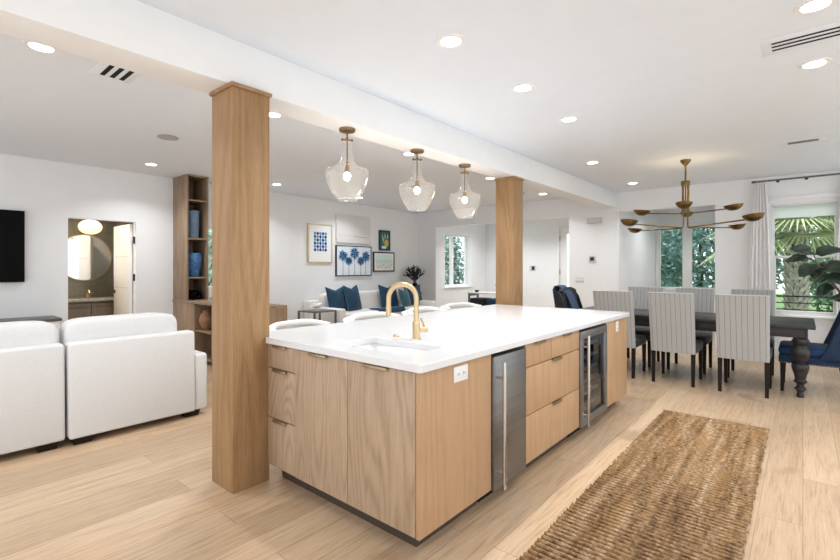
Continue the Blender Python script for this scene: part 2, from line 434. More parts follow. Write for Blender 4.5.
wall('wall_foyer_right', 'y', 3.41, 3.53, WX+.12, 11.1, 0, H, [], M['wall'])
wall('wall_foyer_back', 'x', 11.1, 11.22, 3.41, 7.15, 0, H, [(3.78, 4.74, 0, 2.38)], M['wall'])
wall('wall_bath_back', 'y', 8.95, 9.07, 1.1, 3.0, 0, H, [], M['tile'])
wall('wall_bath_left', 'x', 1.1, 1.22, WY+.12, 8.95, 0, H, [], M['wall'])
wall('wall_bath_right', 'x', 2.88, 3.0, WY+.12, 8.95, 0, H, [], M['wall'])
mb = MB(); mb.box(-.9, WX, 2.64, 2.905, 2.464, H, .004)
o = struct('trim_1', mb, M['wall']); o['label'] = 'white drywall ceiling beam running over the two oak posts'
# baseboards
def baseboard(name, boxes):
    mb = MB()
    for b in boxes: mb.box(*b, 0, .13, .004)
    struct(name, mb, M['trim'])
baseboard('baseboard_left', [(-2.6, 1.52, WY-.015, WY), (2.40, 2.87, WY-.015, WY), (3.45, WX, WY-.015, WY)])
baseboard('baseboard_back', [(WX-.015, WX, -2.6, 1.06), (WX-.015, WX, 2.64, 3.5), (WX-.015, WX, 6.93, WY-.016)])
baseboard('baseboard_bay', [(WX+.13, 11.49, 2.58, 2.595), (11.475, 11.49, 1.1, 2.579)])
baseboard('baseboard_foyer', [(WX+.13, 11.1, 6.915, 6.93), (11.085, 11.1, 4.82, 6.914)])
# casing around bay opening and foyer opening (slim corner beads)
mb = MB(); mb.box(WX-.012, WX, 2.596, 2.63, 0, 2.40, .003); mb.box(WX-.012, WX, 1.06, 2.63, 2.386, 2.405, .003)
struct('trim_2', mb, M['trim'])
mb = MB(); mb.box(WX-.012, WX, 6.889, 6.925, 0, 2.375, .003); mb.box(WX-.012, WX, 3.5, 6.888, 2.358, 2.375, .003)
struct('trim_3', mb, M['trim'])

# windows ------------------------------------------------------------
def win_root(n, loc): 
    o = bpy.data.objects.new('window_%d' % n, None); COL.objects.link(o); o.location = loc; ORG[o.name] = Vector(loc); o['kind'] = 'structure'; o.empty_display_size = .1
    return o
# window_1: tall double hung by the curtain
r = win_root(1, (WX, -.03, .67))
mb = MB(); rect_frame(mb, 'x', WX-.018, WX-.001, -.445, .43, .60, 2.43, .058); mb.build('casing', M['trim'], r)
mb = MB(); rect_frame(mb, 'x', WX+.002, WX+.10, -.383, .368, .657, 2.308, .018); mb.build('frame', M['trim'], r)
mb = MB(); rect_frame(mb, 'x', WX+.055, WX+.09, -.365, .35, 1.50, 2.29, .018); mb.build('upper_sash', M['trim'], r)
mb = MB(); rect_frame(mb, 'x', WX+.02, WX+.054, -.365, .35, .675, 1.535, .035); mb.build('lower_sash', M['trim'], r)
mb = MB(); mb.box(WX-.055, WX-.019, -.46, .445, .62, .647, .006); mb.build('sill', M['trim'], r)
mb = MB(); mb.box(WX+.07, WX+.074, -.347, .332, 1.518, 2.272); mb.box(WX+.035, WX+.039, -.33, .315, .71, 1.5); mb.build('glass', M['pane'], r, 0)
# window_2: bay window, two casements
r = win_root(2, (11.49, 1.86, .89))
mb = MB(); rect_frame(mb, 'x', 11.475, 11.489, 1.12, 2.59, .83, 2.31, .06); mb.build('casing', M['trim'], r)
mb = MB(); rect_frame(mb, 'x', 11.50, 11.58, 1.202, 2.528, .892, 2.253, .025); mb.build('frame', M['trim'], r)
mb = MB(); mb.box(11.49, 11.58, 1.875, 2.055, .918, 2.227, .006); mb.build('mullion', M['trim'], r)
mb = MB(); mb.box(11.455, 11.488, 1.85, 2.22, .86, .895, .006); mb.build('latch', M['trim'], r)
mb = MB(); mb.box(11.54, 11.545, 1.228, 1.874, .918, 2.227); mb.box(11.54, 11.545, 2.056, 2.50, .918, 2.227); mb.build('glass', M['pane'], r, 0)
# window_3: foyer window in its deep reveal
r = win_root(3, (9.75, 7.1, .865))
mb = MB(); rect_frame(mb, 'y', 7.075, 7.125, 9.162, 10.328, .867, 2.243, .045); mb.build('frame', M['trim'], r)
mb = MB(); mb.box(9.60, 9.72, 7.07, 7.125, .913, 2.197, .006); mb.build('mullion', M['trim'], r)
mb = MB(); mb.box(9.12, 10.37, 6.885, 6.929, .835, .866, .006); mb.build('sill', M['trim'], r)
mb = MB(); mb.box(9.208, 9.599, 7.098, 7.102, .913, 2.197); mb.box(9.721, 10.282, 7.098, 7.102, .913, 2.197); mb.build('glass', M['pane'], r, 0)
# window_4: half hidden behind the near post
r = win_root(4, (3.9, WY, 1.0))
mb = MB(); rect_frame(mb, 'y', WY+.02, WY+.1, 3.282, 4.498, 1.002, 2.028, .04); mb.build('frame', M['trim'], r)
mb = MB(); mb.box(3.32, 4.46, WY+.04, WY+.08, 1.49, 1.53, .004); mb.box(3.87, 3.91, WY+.04, WY+.08, 1.04, 1.49, .004); mb.box(3.87, 3.91, WY+.04, WY+.08, 1.53, 1.99, .004); mb.build('muntins', M['trim'], r)
mb = MB(); mb.box(3.322, 4.458, WY+.058, WY+.062, 1.042, 1.988); mb.build('glass', M['pane'], r, 0)

# doors --------------------------------------------------------------
r = win_root(0, (2.34, WY+.12, 0)); r.name = 'door_1'; ORG['door_1'] = Vector((2.34, WY+.12, 0))
mb = MB(); mb.box(2.318, 2.357, WY+.125, 8.30, .012, 2.0, .003); mb.build('leaf', M['trim'], r)
for zz in (.55, 1.05, 1.52):
    mb = MB(); mb.box(2.3175, 2.3177, WY+.2, 8.24, zz, zz+.004); mb.build('groove', M['artline'], r, 0)
for zz in (.3, 1.21, 1.76):
    mb = MB(); mb.box(2.340, 2.3615, WY+.045, WY+.075, zz-.05, zz+.05, .002); mb.cyl((2.352, WY+.038), .009, zz-.05, zz+.05, 12); mb.build('hinge', M['blackmetal'], r)
mb = MB(); mb.lathe([(.026, 0), (.026, .012), (.012, .014), (.012, .045)], (2.318, 8.235, .98), 16, mtx=Matrix.Rotation(-PI/2, 4, 'Y')); mb.box(2.262, 2.276, 8.13, 8.25, .972, .988, .004); mb.build('lever_handle', M['blackmetal'], r)
r = win_root(0, (11.1, 4.26, 0)); r.name = 'door_2'; ORG['door_2'] = Vector((11.1, 4.26, 0))
mb = MB(); mb.box(11.08, 11.099, 4.741, 4.81, 0, 2.45, .004); mb.box(11.08, 11.099, 3.71, 3.779, 0, 2.45, .004); mb.box(11.08, 11.099, 3.779, 4.741, 2.381, 2.45, .004); mb.build('casing', M['trim'], r)
mb = MB(); rect_frame(mb, 'x', 11.12, 11.165, 3.785, 4.735, .01, 2.375, .165); mb.build('leaf', M['trim'], r)
mb = MB(); mb.box(11.14, 11.146, 3.951, 4.569, .176, 2.209); mb.build('glass', M['pane'], r, 0)
for zz in (.35, 1.25, 2.1):
    mb = MB(); mb.box(11.10, 11.119, 4.725, 4.739, zz-.06, zz+.06, .002); mb.build('hinge', M['greymetal'], r)

# ------------------------------------------------------------------ oak posts
def post(label, x0, x1, y0, y1):
    t = thing('oak_post', label, 'column', ((x0+x1)/2, (y0+y1)/2, 0), group=None)
    mb = MB(); mb.box(x0, x1, y0, y1, 0, 2.437, .006); mb.build('shaft', M['column'], t)
    mb = MB(); mb.box(x0-.014, x1+.014, y0-.014, y1+.014, 2.437, 2.463, .01, 3); mb.build('cap_moulding', M['column'], t)
post('square oak post at the left end of the kitchen island', 1.334, 1.580, 2.594, 2.862)
post('square oak post rising behind the far end of the kitchen island', 4.900, 5.146, 2.672, 2.918)

# ------------------------------------------------------------------ island
IX0, IY0 = 1.565, 1.33
# worktop with a real sink cutout
t = thing('worktop', 'white quartz island worktop with an undermount sink', 'worktop', (3.15, 2.06, .875))
def rounded(x0, x1, y0, y1, r, n=6):
    P = []
    for cx, cy, a in ((x1-r, y1-r, 0), (x0+r, y1-r, 90), (x0+r, y0+r, 180), (x1-r, y0+r, 270)):
        for k in range(n+1):
            b = math.radians(a+90*k/n); P.append((cx+r*math.cos(b), cy+r*math.sin(b)))
    return P
def plate_hole(mb, outer, inner, z0, z1):
    bm = mb.bm; n = len(outer); L = []
    for z in (z0, z1): L.append(([bm.verts.new((x, y, z)) for x, y in outer], [bm.verts.new((x, y, z)) for x, y in inner]))
    for k in range(n):
        j = (k+1) % n
        for (o_, i_) in L: bm.faces.new([o_[k], o_[j], i_[j], i_[k]])
        bm.faces.new([L[0][0][k], L[0][0][j], L[1][0][j], L[1][0][k]]); bm.faces.new([L[0][1][k], L[0][1][j], L[1][1][j], L[1][1][k]])
SX0, SX1, SY0, SY1 = 1.68, 2.00, 1.52, 2.08
outer = rounded(1.545, 4.755, 1.305, 2.82, .018)
outer[7:14] = [(1.584, 2.82), (1.584, 2.76), (1.584, 2.70), (1.584, 2.64), (1.584, 2.588), (1.565, 2.588), (1.545, 2.588)]
mb = MB(); plate_hole(mb, outer, rounded(SX0, SX1, SY0, SY1, .03), .875, .914)
o = mb.build('slab', M['quartz'], t, 30)
bv = o.modifiers.new('bevel', 'BEVEL'); bv.width = .004; bv.segments = 2; bv.limit_method = 'ANGLE'; bv.angle_limit = math.radians(60)
mb = MB()
po = rounded(SX0-.004, SX1+.004, SY0-.004, SY1+.004, .034); pi = rounded(SX0+.01, SX1-.01, SY0+.01, SY1-.01, .05)
V = []; F = []; n = len(po)
for ring, z in ((po, .8745), (po, .80), (pi, .755)):
    V += [(x, y, z) for x, y in ring]
for q in range(2):
    for k in range(n): F.append((q*n+k, q*n+(k+1) % n, (q+1)*n+(k+1) % n, (q+1)*n+k))
F.append(tuple(range(2*n, 3*n))); mb.raw(V, F)
o = mb.build('sink_bowl', M['sink'], t); so_ = o.modifiers.new('solid', 'SOLIDIFY'); so_.thickness = .006; so_.offset = 1
mb = MB(); mb.lathe([(.026, 0), (.028, .003), (.02, .006), (.012, .004)], (1.84, 1.8, .7615), 20); mb.build('drain', M['brass'], t)

def edge_pull(parent, face, a0, a1, z, c):
    mb = MB()
    if face == 'x': mb.box(c-.018, c-.0005, a0, a1, z, z+.004, .001); mb.box(c-.018, c-.014, a0, a1, z-.012, z, .001)
    else: mb.box(a0, a1, c-.018, c-.0005, z, z+.004, .001); mb.box(a0, a1, c-.018, c-.014, z-.012, z, .001)
    return mb.build('edge_pull', M['doorpull'] if face == 'x' else M['pull'], parent)
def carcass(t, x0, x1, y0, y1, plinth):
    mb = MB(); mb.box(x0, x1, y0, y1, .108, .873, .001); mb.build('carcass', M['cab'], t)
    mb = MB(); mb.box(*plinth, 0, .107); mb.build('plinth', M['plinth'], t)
# three-drawer unit, left face
t = thing('drawer_cabinet', 'narrow oak three drawer cabinet at the left end of the island beside the near post', 'cabinet', (1.87, 2.44, 0))
carcass(t, 1.587, 2.18, 2.292, 2.589, (1.655, 2.18, 2.292, 2.57))
for z0, z1 in ((.726, .868), (.415, .720), (.112, .409)):
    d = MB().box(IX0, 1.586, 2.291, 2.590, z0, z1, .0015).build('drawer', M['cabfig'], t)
    edge_pull(d, 'x', 2.375, 2.515, z1-.001, IX0)
# sink base
t = thing('sink_cabinet', 'oak sink cabinet with two tall doors at the near corner of the island', 'cabinet', (1.87, 1.81, 0))
mb = MB(); mb.box(1.587, 2.18, 1.352, 1.37, .108, .873); mb.box(1.587, 2.18, 2.27, 2.288, .108, .873); mb.box(1.587, 2.18, 1.37, 2.27, .108, .125); mb.box(2.165, 2.18, 1.37, 2.27, .125, .873); mb.build('carcass', M['cab'], t)
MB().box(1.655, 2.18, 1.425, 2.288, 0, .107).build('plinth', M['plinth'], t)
MB().box(IX0, 2.186, IY0, 1.351, .108, .873, .0015).build('side_panel', M['cab'], t)
for a0, a1, h0, h1 in ((1.3535, 1.8195, 1.52, 1.69), (1.823, 2.289, 1.985, 2.14)):
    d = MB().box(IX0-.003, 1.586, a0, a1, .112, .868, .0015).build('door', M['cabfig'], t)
    edge_pull(d, 'x', h0, h1, .866, IX0-.003)
# drinks fridge
t = thing('beverage_fridge', 'slim stainless undercounter fridge with a long bar handle', 'fridge', (2.39, 1.65, 0))
MB().box(2.200, 2.578, 1.365, 1.95, .10, .862, .003).build('body', M['blackmetal'], t)
d = MB().box(2.196, 2.583, 1.318, 1.362, .098, .85, .004).build('door', M['steel'], t)
MB().box(2.200, 2.578, 1.36, 1.368, .852, .868).build('top_vent', M['slot'], t)
def bar_handle(d, x, z0, z1):
    mb = MB(); mb.tube([(x, 1.268, z0), (x, 1.268, z1)], .0105, 14)
    for z in (z0+.09, z1-.09): mb.tube([(x, 1.3175, z), (x, 1.268, z)], .007, 10)
    mb.build('bar_handle', M['steelbar'], d)
bar_handle(d, 2.225, .115, .825)
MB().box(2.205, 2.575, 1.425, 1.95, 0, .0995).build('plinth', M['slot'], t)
# drawer unit front
t = thing('drawer_cabinet', 'wide oak drawer cabinet between the drinks fridge and the wine cooler', 'cabinet', (3.04, 1.65, 0))
carcass(t, 2.593, 3.487, 1.352, 1.95, (2.593, 3.487, 1.425, 1.95))
for a0, a1, z0, z1 in ((2.591, 2.978, .722, .868), (2.982, 3.489, .722, .868), (2.591, 3.489, .418, .716), (2.591, 3.489, .112, .412)):
    d = MB().box(a0, a1, IY0, 1.351, z0, z1, .0015).build('drawer', M['cab'], t)
    c = (a0+a1)/2 + (.0 if a1-a0 < .6 else .02); edge_pull(d, 'y', c-.07, c+.07, z1-.001, IY0)
# wine cooler
t = thing('wine_cooler', 'stainless framed wine cooler with a glass door under the far end of the island', 'wine cooler', (3.81, 1.65, 0))
mb = MB(); mb.box(3.502, 3.53, 1.37, 1.95, .10, .86); mb.box(4.08, 4.108, 1.37, 1.95, .10, .86); mb.box(3.53, 4.08, 1.90, 1.95, .10, .86); mb.box(3.53, 4.08, 1.37, 1.90, .10, .13); mb.box(3.53, 4.08, 1.37, 1.90, .83, .86); mb.build('body', M['blackmetal'], t)
mb = MB(); rect_frame(mb, 'y', 1.318, 1.362, 3.497, 4.113, .10, .85, .062, .003); d = mb.build('door', M['steel'], t)
MB().box(3.56, 4.05, 1.335, 1.341, .163, .787).build('glass', M['coolglass'], d, 0)
bar_handle(d, 3.522, .115, .825)
for k in range(6):
    mb = MB(); z = .205+k*.1
    mb.box(3.535, 4.075, 1.385, 1.402, z-.011, z+.014, .003); mb.box(3.535, 4.075, 1.402, 1.89, z-.008, z-.003); mb.build('shelf', M['rack'], t)
MB().box(3.62, 3.70, 1.371, 1.374, .135, .15).build('display', mat('blue_led', (.1, .3, 1), .5, emis=(.1, .35, 1), es=3), t)
MB().box(3.505, 4.105, 1.425, 1.95, 0, .099).build('plinth', M['slot'], t)
bm_ = 0
for k in range(6):
    z = .205+k*.1
    for j in range(5):
        x = 3.60+j*.105
        if (k*5+j) % 7 == 3: continue
        mb = MB(); mb.lathe([(.030, 0), (.036, .004), (.036, .18), (.030, .2), (.014, .235), (.0135, .30), (.015, .30), (.015, .315)], (x, 1.875, z+.034), 14, mtx=Matrix.Rotation(PI/2, 4, 'X'))
        o = mb.build('wine_bottle', M['slot'] if j % 2 else M['leafolive']); recenter(o)
        row = ('bottom', 'second lowest', 'third lowest', 'third highest', 'second highest', 'top')[k]
        tag(o, 'dark wine bottle lying on the %s rack behind the wine cooler glass' % row, 'wine bottle', 'wine bottles on the %s rack' % row)
# end cabinet
t = thing('end_cabinet', 'plain oak end cabinet closing the far right end of the island', 'cabinet', (4.43, 1.95, 0))
MB().box(4.122, 4.735, 1.352, 2.60, .108, .873).build('carcass', M['cab'], t)
MB().box(4.119, 4.738, IY0, 1.351, .108, .873, .0015).build('front_panel', M['cab'], t)
MB().box(4.122, 4.69, 1.425, 2.57, 0, .107).build('plinth', M['plinth'], t)
t = thing('back_panel', 'oak panel on the stool side of the island', 'panel', (3.15, 2.59, 0))
MB().box(2.186, 4.117, 2.578, 2.60, .108, .873).build('panel', M['cab'], t)
MB().box(2.186, 4.117, 2.55, 2.57, 0, .107).build('plinth', M['plinth'], t)
# outlets
def outlet(label, x0, x1, y1, z0, z1):
    t = thing('outlet_plate', label, 'outlet', ((x0+x1)/2, y1, z0))
    MB().box(x0, x1, y1-.006, y1-.0004, z0, z1, .002).build('plate', M['white'], t)
    cx, cz = (x0+x1)/2, (z0+z1)/2
    for s in (-1, 1):
        xx = cx+s*(x1-x0)*.2 if (x1-x0) > .09 else cx; zz = cz if (x1-x0) > .09 else cz+s*.02
        f = MB().box(xx-.017, xx+.017, y1-.008, y1-.006, zz-.015, zz+.015, .001).build('socket', M['white'], t)
        MB().box(xx-.008, xx-.005, y1-.0085, y1-.008, zz-.006, zz+.007).box(xx+.004, xx+.007, y1-.0085, y1-.008, zz-.006, zz+.007).build('slot', M['slot'], f, 0)
outlet('white double outlet plate on the oak panel left of the drinks fridge', 1.826, 1.948, IY0, .776, .854)
outlet('small white outlet plate on the oak panel right of the wine cooler', 4.385, 4.455, IY0, .755, .85)
# faucet
t = thing('kitchen_faucet', 'brushed brass gooseneck kitchen faucet standing beside the island sink', 'faucet', (2.09, 1.80, .914))
fx, fy = 2.09, 1.80
mb = MB(); mb.lathe([(.028, .9145), (.028, .918), (.023, .922), (.023, 1.02), (.0195, 1.024)], (fx, fy, 0), 24); mb.build('base', M['brass'], t)
R_ = .085; dx, dy = -.62, .785
pts = [(fx, fy, 1.02), (fx, fy, 1.16)]
for k in range(13):
    a = PI*k/12; s = R_*(1-math.cos(a)); pts.append((fx+dx*s, fy+dy*s, 1.165+R_*math.sin(a)))
pts.append((fx+dx*2*R_, fy+dy*2*R_, 1.11))
mb = MB(); mb.tube(pts, .0155, 16); sp = mb.build('spout', M['brass'], t, 60)
ex, ey = fx+dx*2*R_, fy+dy*2*R_
mb = MB(); mb.lathe([(.0165, 1.06), (.0175, 1.065), (.0175, 1.115), (.0158, 1.12)], (ex, ey, 0), 18); mb.build('spray_head', M['brass'], sp)
hx, hy = .85, -.53
mb = MB(); mb.tube([(fx, fy, .975), (fx+hx*.052, fy+hy*.052, .975)], .016, 14); mb.tube([(fx+hx*.052, fy+hy*.052, .975), (fx+hx*.068, fy+hy*.068, .975)], .018, 14)
mb.tube([(fx+hx*.055, fy+hy*.055, .985), (fx+hx*.028, fy+hy*.028, 1.045)], .0065, 10); mb.build('lever', M['brass'], t)
o = MB().lathe([(.020, 0), (.022, .002), (.022, .006), (.012, .008)], (2.10, 1.975, .9145), 20).build('air_switch', M['brass']); recenter(o); tag(o, 'small round brass air switch button on the worktop left of the faucet', 'button')

# ------------------------------------------------------------------ pendants
def pendant(x, y, label):
    t = thing('glass_pendant', label, 'pendant lamp', (x, y, 2.464), group=None)
    mb = MB(); mb.lathe([(.065, 2.4635), (.065, 2.448), (.06, 2.44), (.02, 2.436), (.012, 2.43)], (x, y, 0), 28); mb.build('canopy', M['canopybrass'], t)
    mb = MB(); mb.tube([(x, y, 2.436), (x, y, 2.39)], .0065, 10); mb.ell((x, y, 2.385), (.014, .014, .012)); mb.tube([(x-.03, y+.02, 2.375), (x+.03, y-.02, 2.375)], .007, 10)
    mb.ell((x-.032, y+.021, 2.375), (.011,)*3); mb.ell((x+.032, y-.021, 2.375), (.011,)*3)
    mb.tube([(x, y, 2.385), (x, y, 2.16)], .006, 10); mb.build('stem', M['canopybrass'], t)
    mb = MB(); mb.lathe([(.01, 2.18), (.017, 2.17), (.02, 2.13), (.02, 2.115)], (x, y, 0), 18); mb.build('socket', M['canopybrass'], t)
    prof = [(.036, 2.360), (.038, 2.35), (.038, 2.31), (.042, 2.26), (.056, 2.21), (.083, 2.172), (.122, 2.150), (.158, 2.140), (.171, 2.132), (.175, 2.118), (.173, 2.09), (.165, 2.05), (.151, 2.01), (.132, 1.97), (.110, 1.935), (.090, 1.908), (.081, 1.897), (.072, 1.893)]
    mb = MB(); mb.lathe(prof, (x, y, 0), 48, caps=False); mb.build('glass_shade', M['pendglass'], t, 60)
    mb = MB(); mb.tube([(x+.081*math.cos(a*PI/16), y+.081*math.sin(a*PI/16), 1.896) for a in range(33)], .004, 6, caps=False); mb.build('rim', M['pendglass'], t, 60)
    mb = MB(); mb.ell((x, y, 2.082), (.027, .027, .034)); mb.build('bulb', M['bulb'], t)
    L = bpy.data.lights.new('pendant_light', 'POINT'); L.energy = 2; L.color = (1, .9, .76); L.shadow_soft_size = .05
    lo = bpy.data.objects.new('pendant_light', L); COL.objects.link(lo); lo.parent = t; lo.location = (0, 0, 2.0-2.464)
pendant(2.385, 2.785, 'clear glass bell pendant nearest the left post')
pendant(3.245, 2.785, 'clear glass bell pendant in the middle of the three over the island')
pendant(4.035, 2.785, 'clear glass bell pendant nearest the far post')

# ------------------------------------------------------------------ ceiling fittings
def can(x, y, label, k=1.0, warm=None):
    t = thing('recessed_light', label, 'ceiling light', (x, y, H), group=None)
    MB().lathe([(.062, -.001), (.062, -.005), (.088, -.004), (.090, -.0008)], (x, y, H), 32, caps=False).build('trim_ring', M['trim'], t)
    MB().lathe([(.0625, -.003), (.0625, -.0008)], (x, y, H), 32).build('lens', M['glow'], t)
    L = bpy.data.lights.new('recessed_lamp', 'AREA'); L.shape = 'DISK'; L.size = .12; L.energy = CAN_W*k; L.color = warm or (.97, .985, 1); L.spread = math.radians(128)
    lo = bpy.data.objects.new('recessed_lamp', L); COL.objects.link(lo); lo.parent = t; lo.location = (0, 0, -.012)
for x, y, l in ((.63, 3.66, 'bright recessed light in the left ceiling beside the three slot vent'),
                (2.27, 3.67, 'recessed light seen just right of the near post top'),
                (4.12, 3.67, 'recessed light seen beside the middle pendant canopy'),
                (6.05, 3.70, 'recessed light just left of the far post top'),
                (7.97, 3.72, 'recessed light just right of the far post top'),
                (2.30, 6.68, 'recessed light above the powder room doorway'),
                (4.20, 6.68, 'recessed light low beside the near post, above the gold framed dots print'),
                (6.05, 6.70, 'recessed light seen under the glass of the nearest pendant'),
                (2.24, 1.65, 'largest recessed light at the top centre of the kitchen ceiling'),
                (3.18, 1.65, 'second recessed light in the row beside the beam, over the island'),
                (4.13, 1.67, 'third recessed light in the row beside the beam, over the island end'),
                (6.03, 2.12, 'fourth recessed light in the row beside the beam, left of the chandelier'),
                (7.92, 2.13, 'farthest recessed light by the end of the beam'),
                (3.18, -.05, 'recessed light cut by the top right edge, beyond the long vent'),
                (4.09, -.06, 'recessed light just below the long vent at the top right')):
    can(x, y, l)
for x, y, l in ((9.9, 5.9, 'added fill light, out of view in the entry hall ceiling near the window'), (9.9, 4.4, 'added fill light, out of view in the entry hall ceiling near the front door'), (10.1, 1.85, 'added fill light, out of view in the bay ceiling')):
    can(x, y, l, 1.0 if 'bay' in l else 1.9)  # unseen lamps added to brighten the entry hall and bay walls
# vents
def vent(label, x0, x1, y0, y1, slots, along):
    t = thing('ceiling_vent', label, 'vent', ((x0+x1)/2, (y0+y1)/2, H))
    MB().box(x0, x1, y0, y1, H-.006, H-.0005, .002).build('plate', M['ceiling'], t)
    for s in slots: MB().box(*s, H-.0075, H-.0062).build('slot', M['slot'], t, 0)
vent('square ceiling vent with three black slots on the left ceiling', .93, 1.18, 3.53, 3.88, [(x, x+.03, 3.56, 3.84) for x in (.985, 1.045, 1.105)], 'y')
vent('long white slot vent between the two lights at the top right', 3.47, 3.73, -.24, .20, [(x, x+.022, -.20, .15) for x in (3.535, 3.59, 3.645)], 'y')
vent('small ceiling vent above the curtain rod near the dining window', 6.42, 6.58, -.2, .2, [(x, x+.02, -.13, .13) for x in (6.45, 6.49, 6.53)], 'y')
def disc(label, x, y, r, m, cat, name):
    o = MB().lathe([(r, 0), (r, .006), (r*.94, .009), (.01, .010)], (x, y, H-.0105), 32).build(name, m); recenter(o); tag(o, label, cat)
M['grille'] = noisy('speaker_grille', (.42, .42, .42), .7, .08, 200)
disc('round grey ceiling speaker between the vent and the near post', 1.935, 5.15, .10, M['grille'], 'speaker', 'ceiling_speaker')
disc('round ceiling speaker between the middle and far pendants', 5.83, 5.05, .10, M['grille'], 'speaker', 'ceiling_speaker')
disc('small round ceiling speaker right of the far post top', 7.62, 4.03, .10, M['grille'], 'speaker', 'ceiling_speaker')
t = thing('smoke_detector', 'white square detector on the ceiling beside the nearest pendant canopy', 'detector', (2.72, 3.37, H))
MB().box(2.64, 2.80, 3.29, 3.45, H-.02, H-.0005, .006).build('body', M['white'], t)

# ------------------------------------------------------------------ chandelier
CX, CY = 6.66, 1.155
t = thing('chandelier', 'brass eight arm chandelier with shallow bowls above the dining table', 'chandelier', (CX, CY, H))
MB().lathe([(.012, 2.665), (.03, 2.685), (.055, 2.715), (.062, 2.735), (.062, H-.0005)], (CX, CY, 0), 28).build('canopy', M['agedbrass'], t)
MB().tube([(CX, CY, 2.70), (CX, CY, 2.46)], .011, 12).build('stem', M['agedbrass'], t)
MB().lathe([(.05, 2.41), (.053, 2.415), (.053, 2.465), (.05, 2.47)], (CX, CY, 0), 24).build('collar', M['agedbrass'], t)
MB().lathe([(.012, 2.035), (.05, 2.045), (.055, 2.06), (.05, 2.075), (.012, 2.08)], (CX, CY, 0), 24).build('hub', M['agedbrass'], t)
ROT = 8
def bowl_arm(ang, upper):
    a = math.radians(ang); u = Vector((math.cos(a), math.sin(a), 0)); r = .51 if upper else .88; z = 2.105 if upper else 1.915
    q = .034; b = Vector((CX, CY, 0))
    if upper: P = [b+u*q+Vector((0, 0, 2.42)), b+u*q+Vector((0, 0, 2.10)), b+u*(q+.012)+Vector((0, 0, 2.065)), b+u*(q+.04)+Vector((0, 0, 2.055)), b+u*(r-.06)+Vector((0, 0, z-.022))]
    else: P = [b+u*q+Vector((0, 0, 2.42)), b+u*q+Vector((0, 0, 1.90)), b+u*(q+.008)+Vector((0, 0, 1.878)), b+u*(q+.03)+Vector((0, 0, 1.87)), b+u*(r-.07)+Vector((0, 0, z-.022))]
    arm = MB().tube(P, .0085, 10).build('arm', M['agedbrass'], t, 60)
    s = .97 if upper else 1.0
    prof = [(.008, -.050), (.035, -.047), (.068, -.032), (.095, -.006), (.110, .022), (.107, .022), (.091, -.003), (.064, -.027), (.033, -.041), (.004, -.044)]
    c = b+u*r
    m_ = Matrix.Rotation(a, 4, 'Z') @ Matrix.Rotation(math.radians(-7), 4, 'Y') @ Matrix.Diagonal((s, s*.86, s, 1))
    bo = MB().lathe(prof, (c.x, c.y, z), 28, caps=True, mtx=m_).build('bowl', M['agedbrass'], arm)
for k in range(4): bowl_arm(ROT+90*k, True); bowl_arm(ROT+49+90*k, False)
L = bpy.data.lights.new('chandelier_light', 'POINT'); L.energy = 5; L.color = (1, .75, .45); L.shadow_soft_size = .12
lo = bpy.data.objects.new('chandelier_light', L); COL.objects.link(lo); lo.parent = t; lo.location = (0, 0, -.42)

# ------------------------------------------------------------------ dining table
TX0, TX1, TY0, TY1 = 6.08, 7.04, -.10, 2.48
t = thing('dining_table', 'long dark wood dining table on turned legs', 'table', ((TX0+TX1)/2, (TY0+TY1)/2, 0))
MB().box(TX0, TX1, TY0, TY1, .72, .76, .006).build('tabletop', M['tablewood'], t)
mb = MB(); rect_frame(mb, 'x', 0, 0, 0, 0, 0, 0, 0) if 0 else None
for b in ((TX0+.06, TX1-.06, TY0+.06, TY0+.085), (TX0+.06, TX1-.06, TY1-.085, TY1-.06), (TX0+.06, TX0+.085, TY0+.085, TY1-.085), (TX1-.085, TX1-.06, TY0+.085, TY1-.085)): mb.box(*b, .62, .7195, .002)
mb.build('apron', M['tablewood'], t)
prof = [(.026, 0), (.034, .015), (.03, .035), (.024, .05), (.03, .065), (.05, .085), (.048, .10), (.03, .115), (.034, .14), (.055, .16), (.057, .172), (.044, .185), (.052, .23), (.068, .285), (.076, .325), (.07, .345), (.044, .365), (.05, .38), (.075, .41), (.089, .455), (.086, .49), (.066, .53), (.045, .548), (.058, .56), (.064, .585), (.058, .61), (.04, .618)]
for lx in (TX0+.09, TX1-.09):
    for ly in (TY0+.12, TY1-.12):
        mb = MB(); mb.lathe(prof, (lx, ly, 0), 28); mb.box(lx-.028+.0, lx+.03, ly-.03, ly+.03, .616, .719, .002); mb.build('leg', M['tablewood'], t)

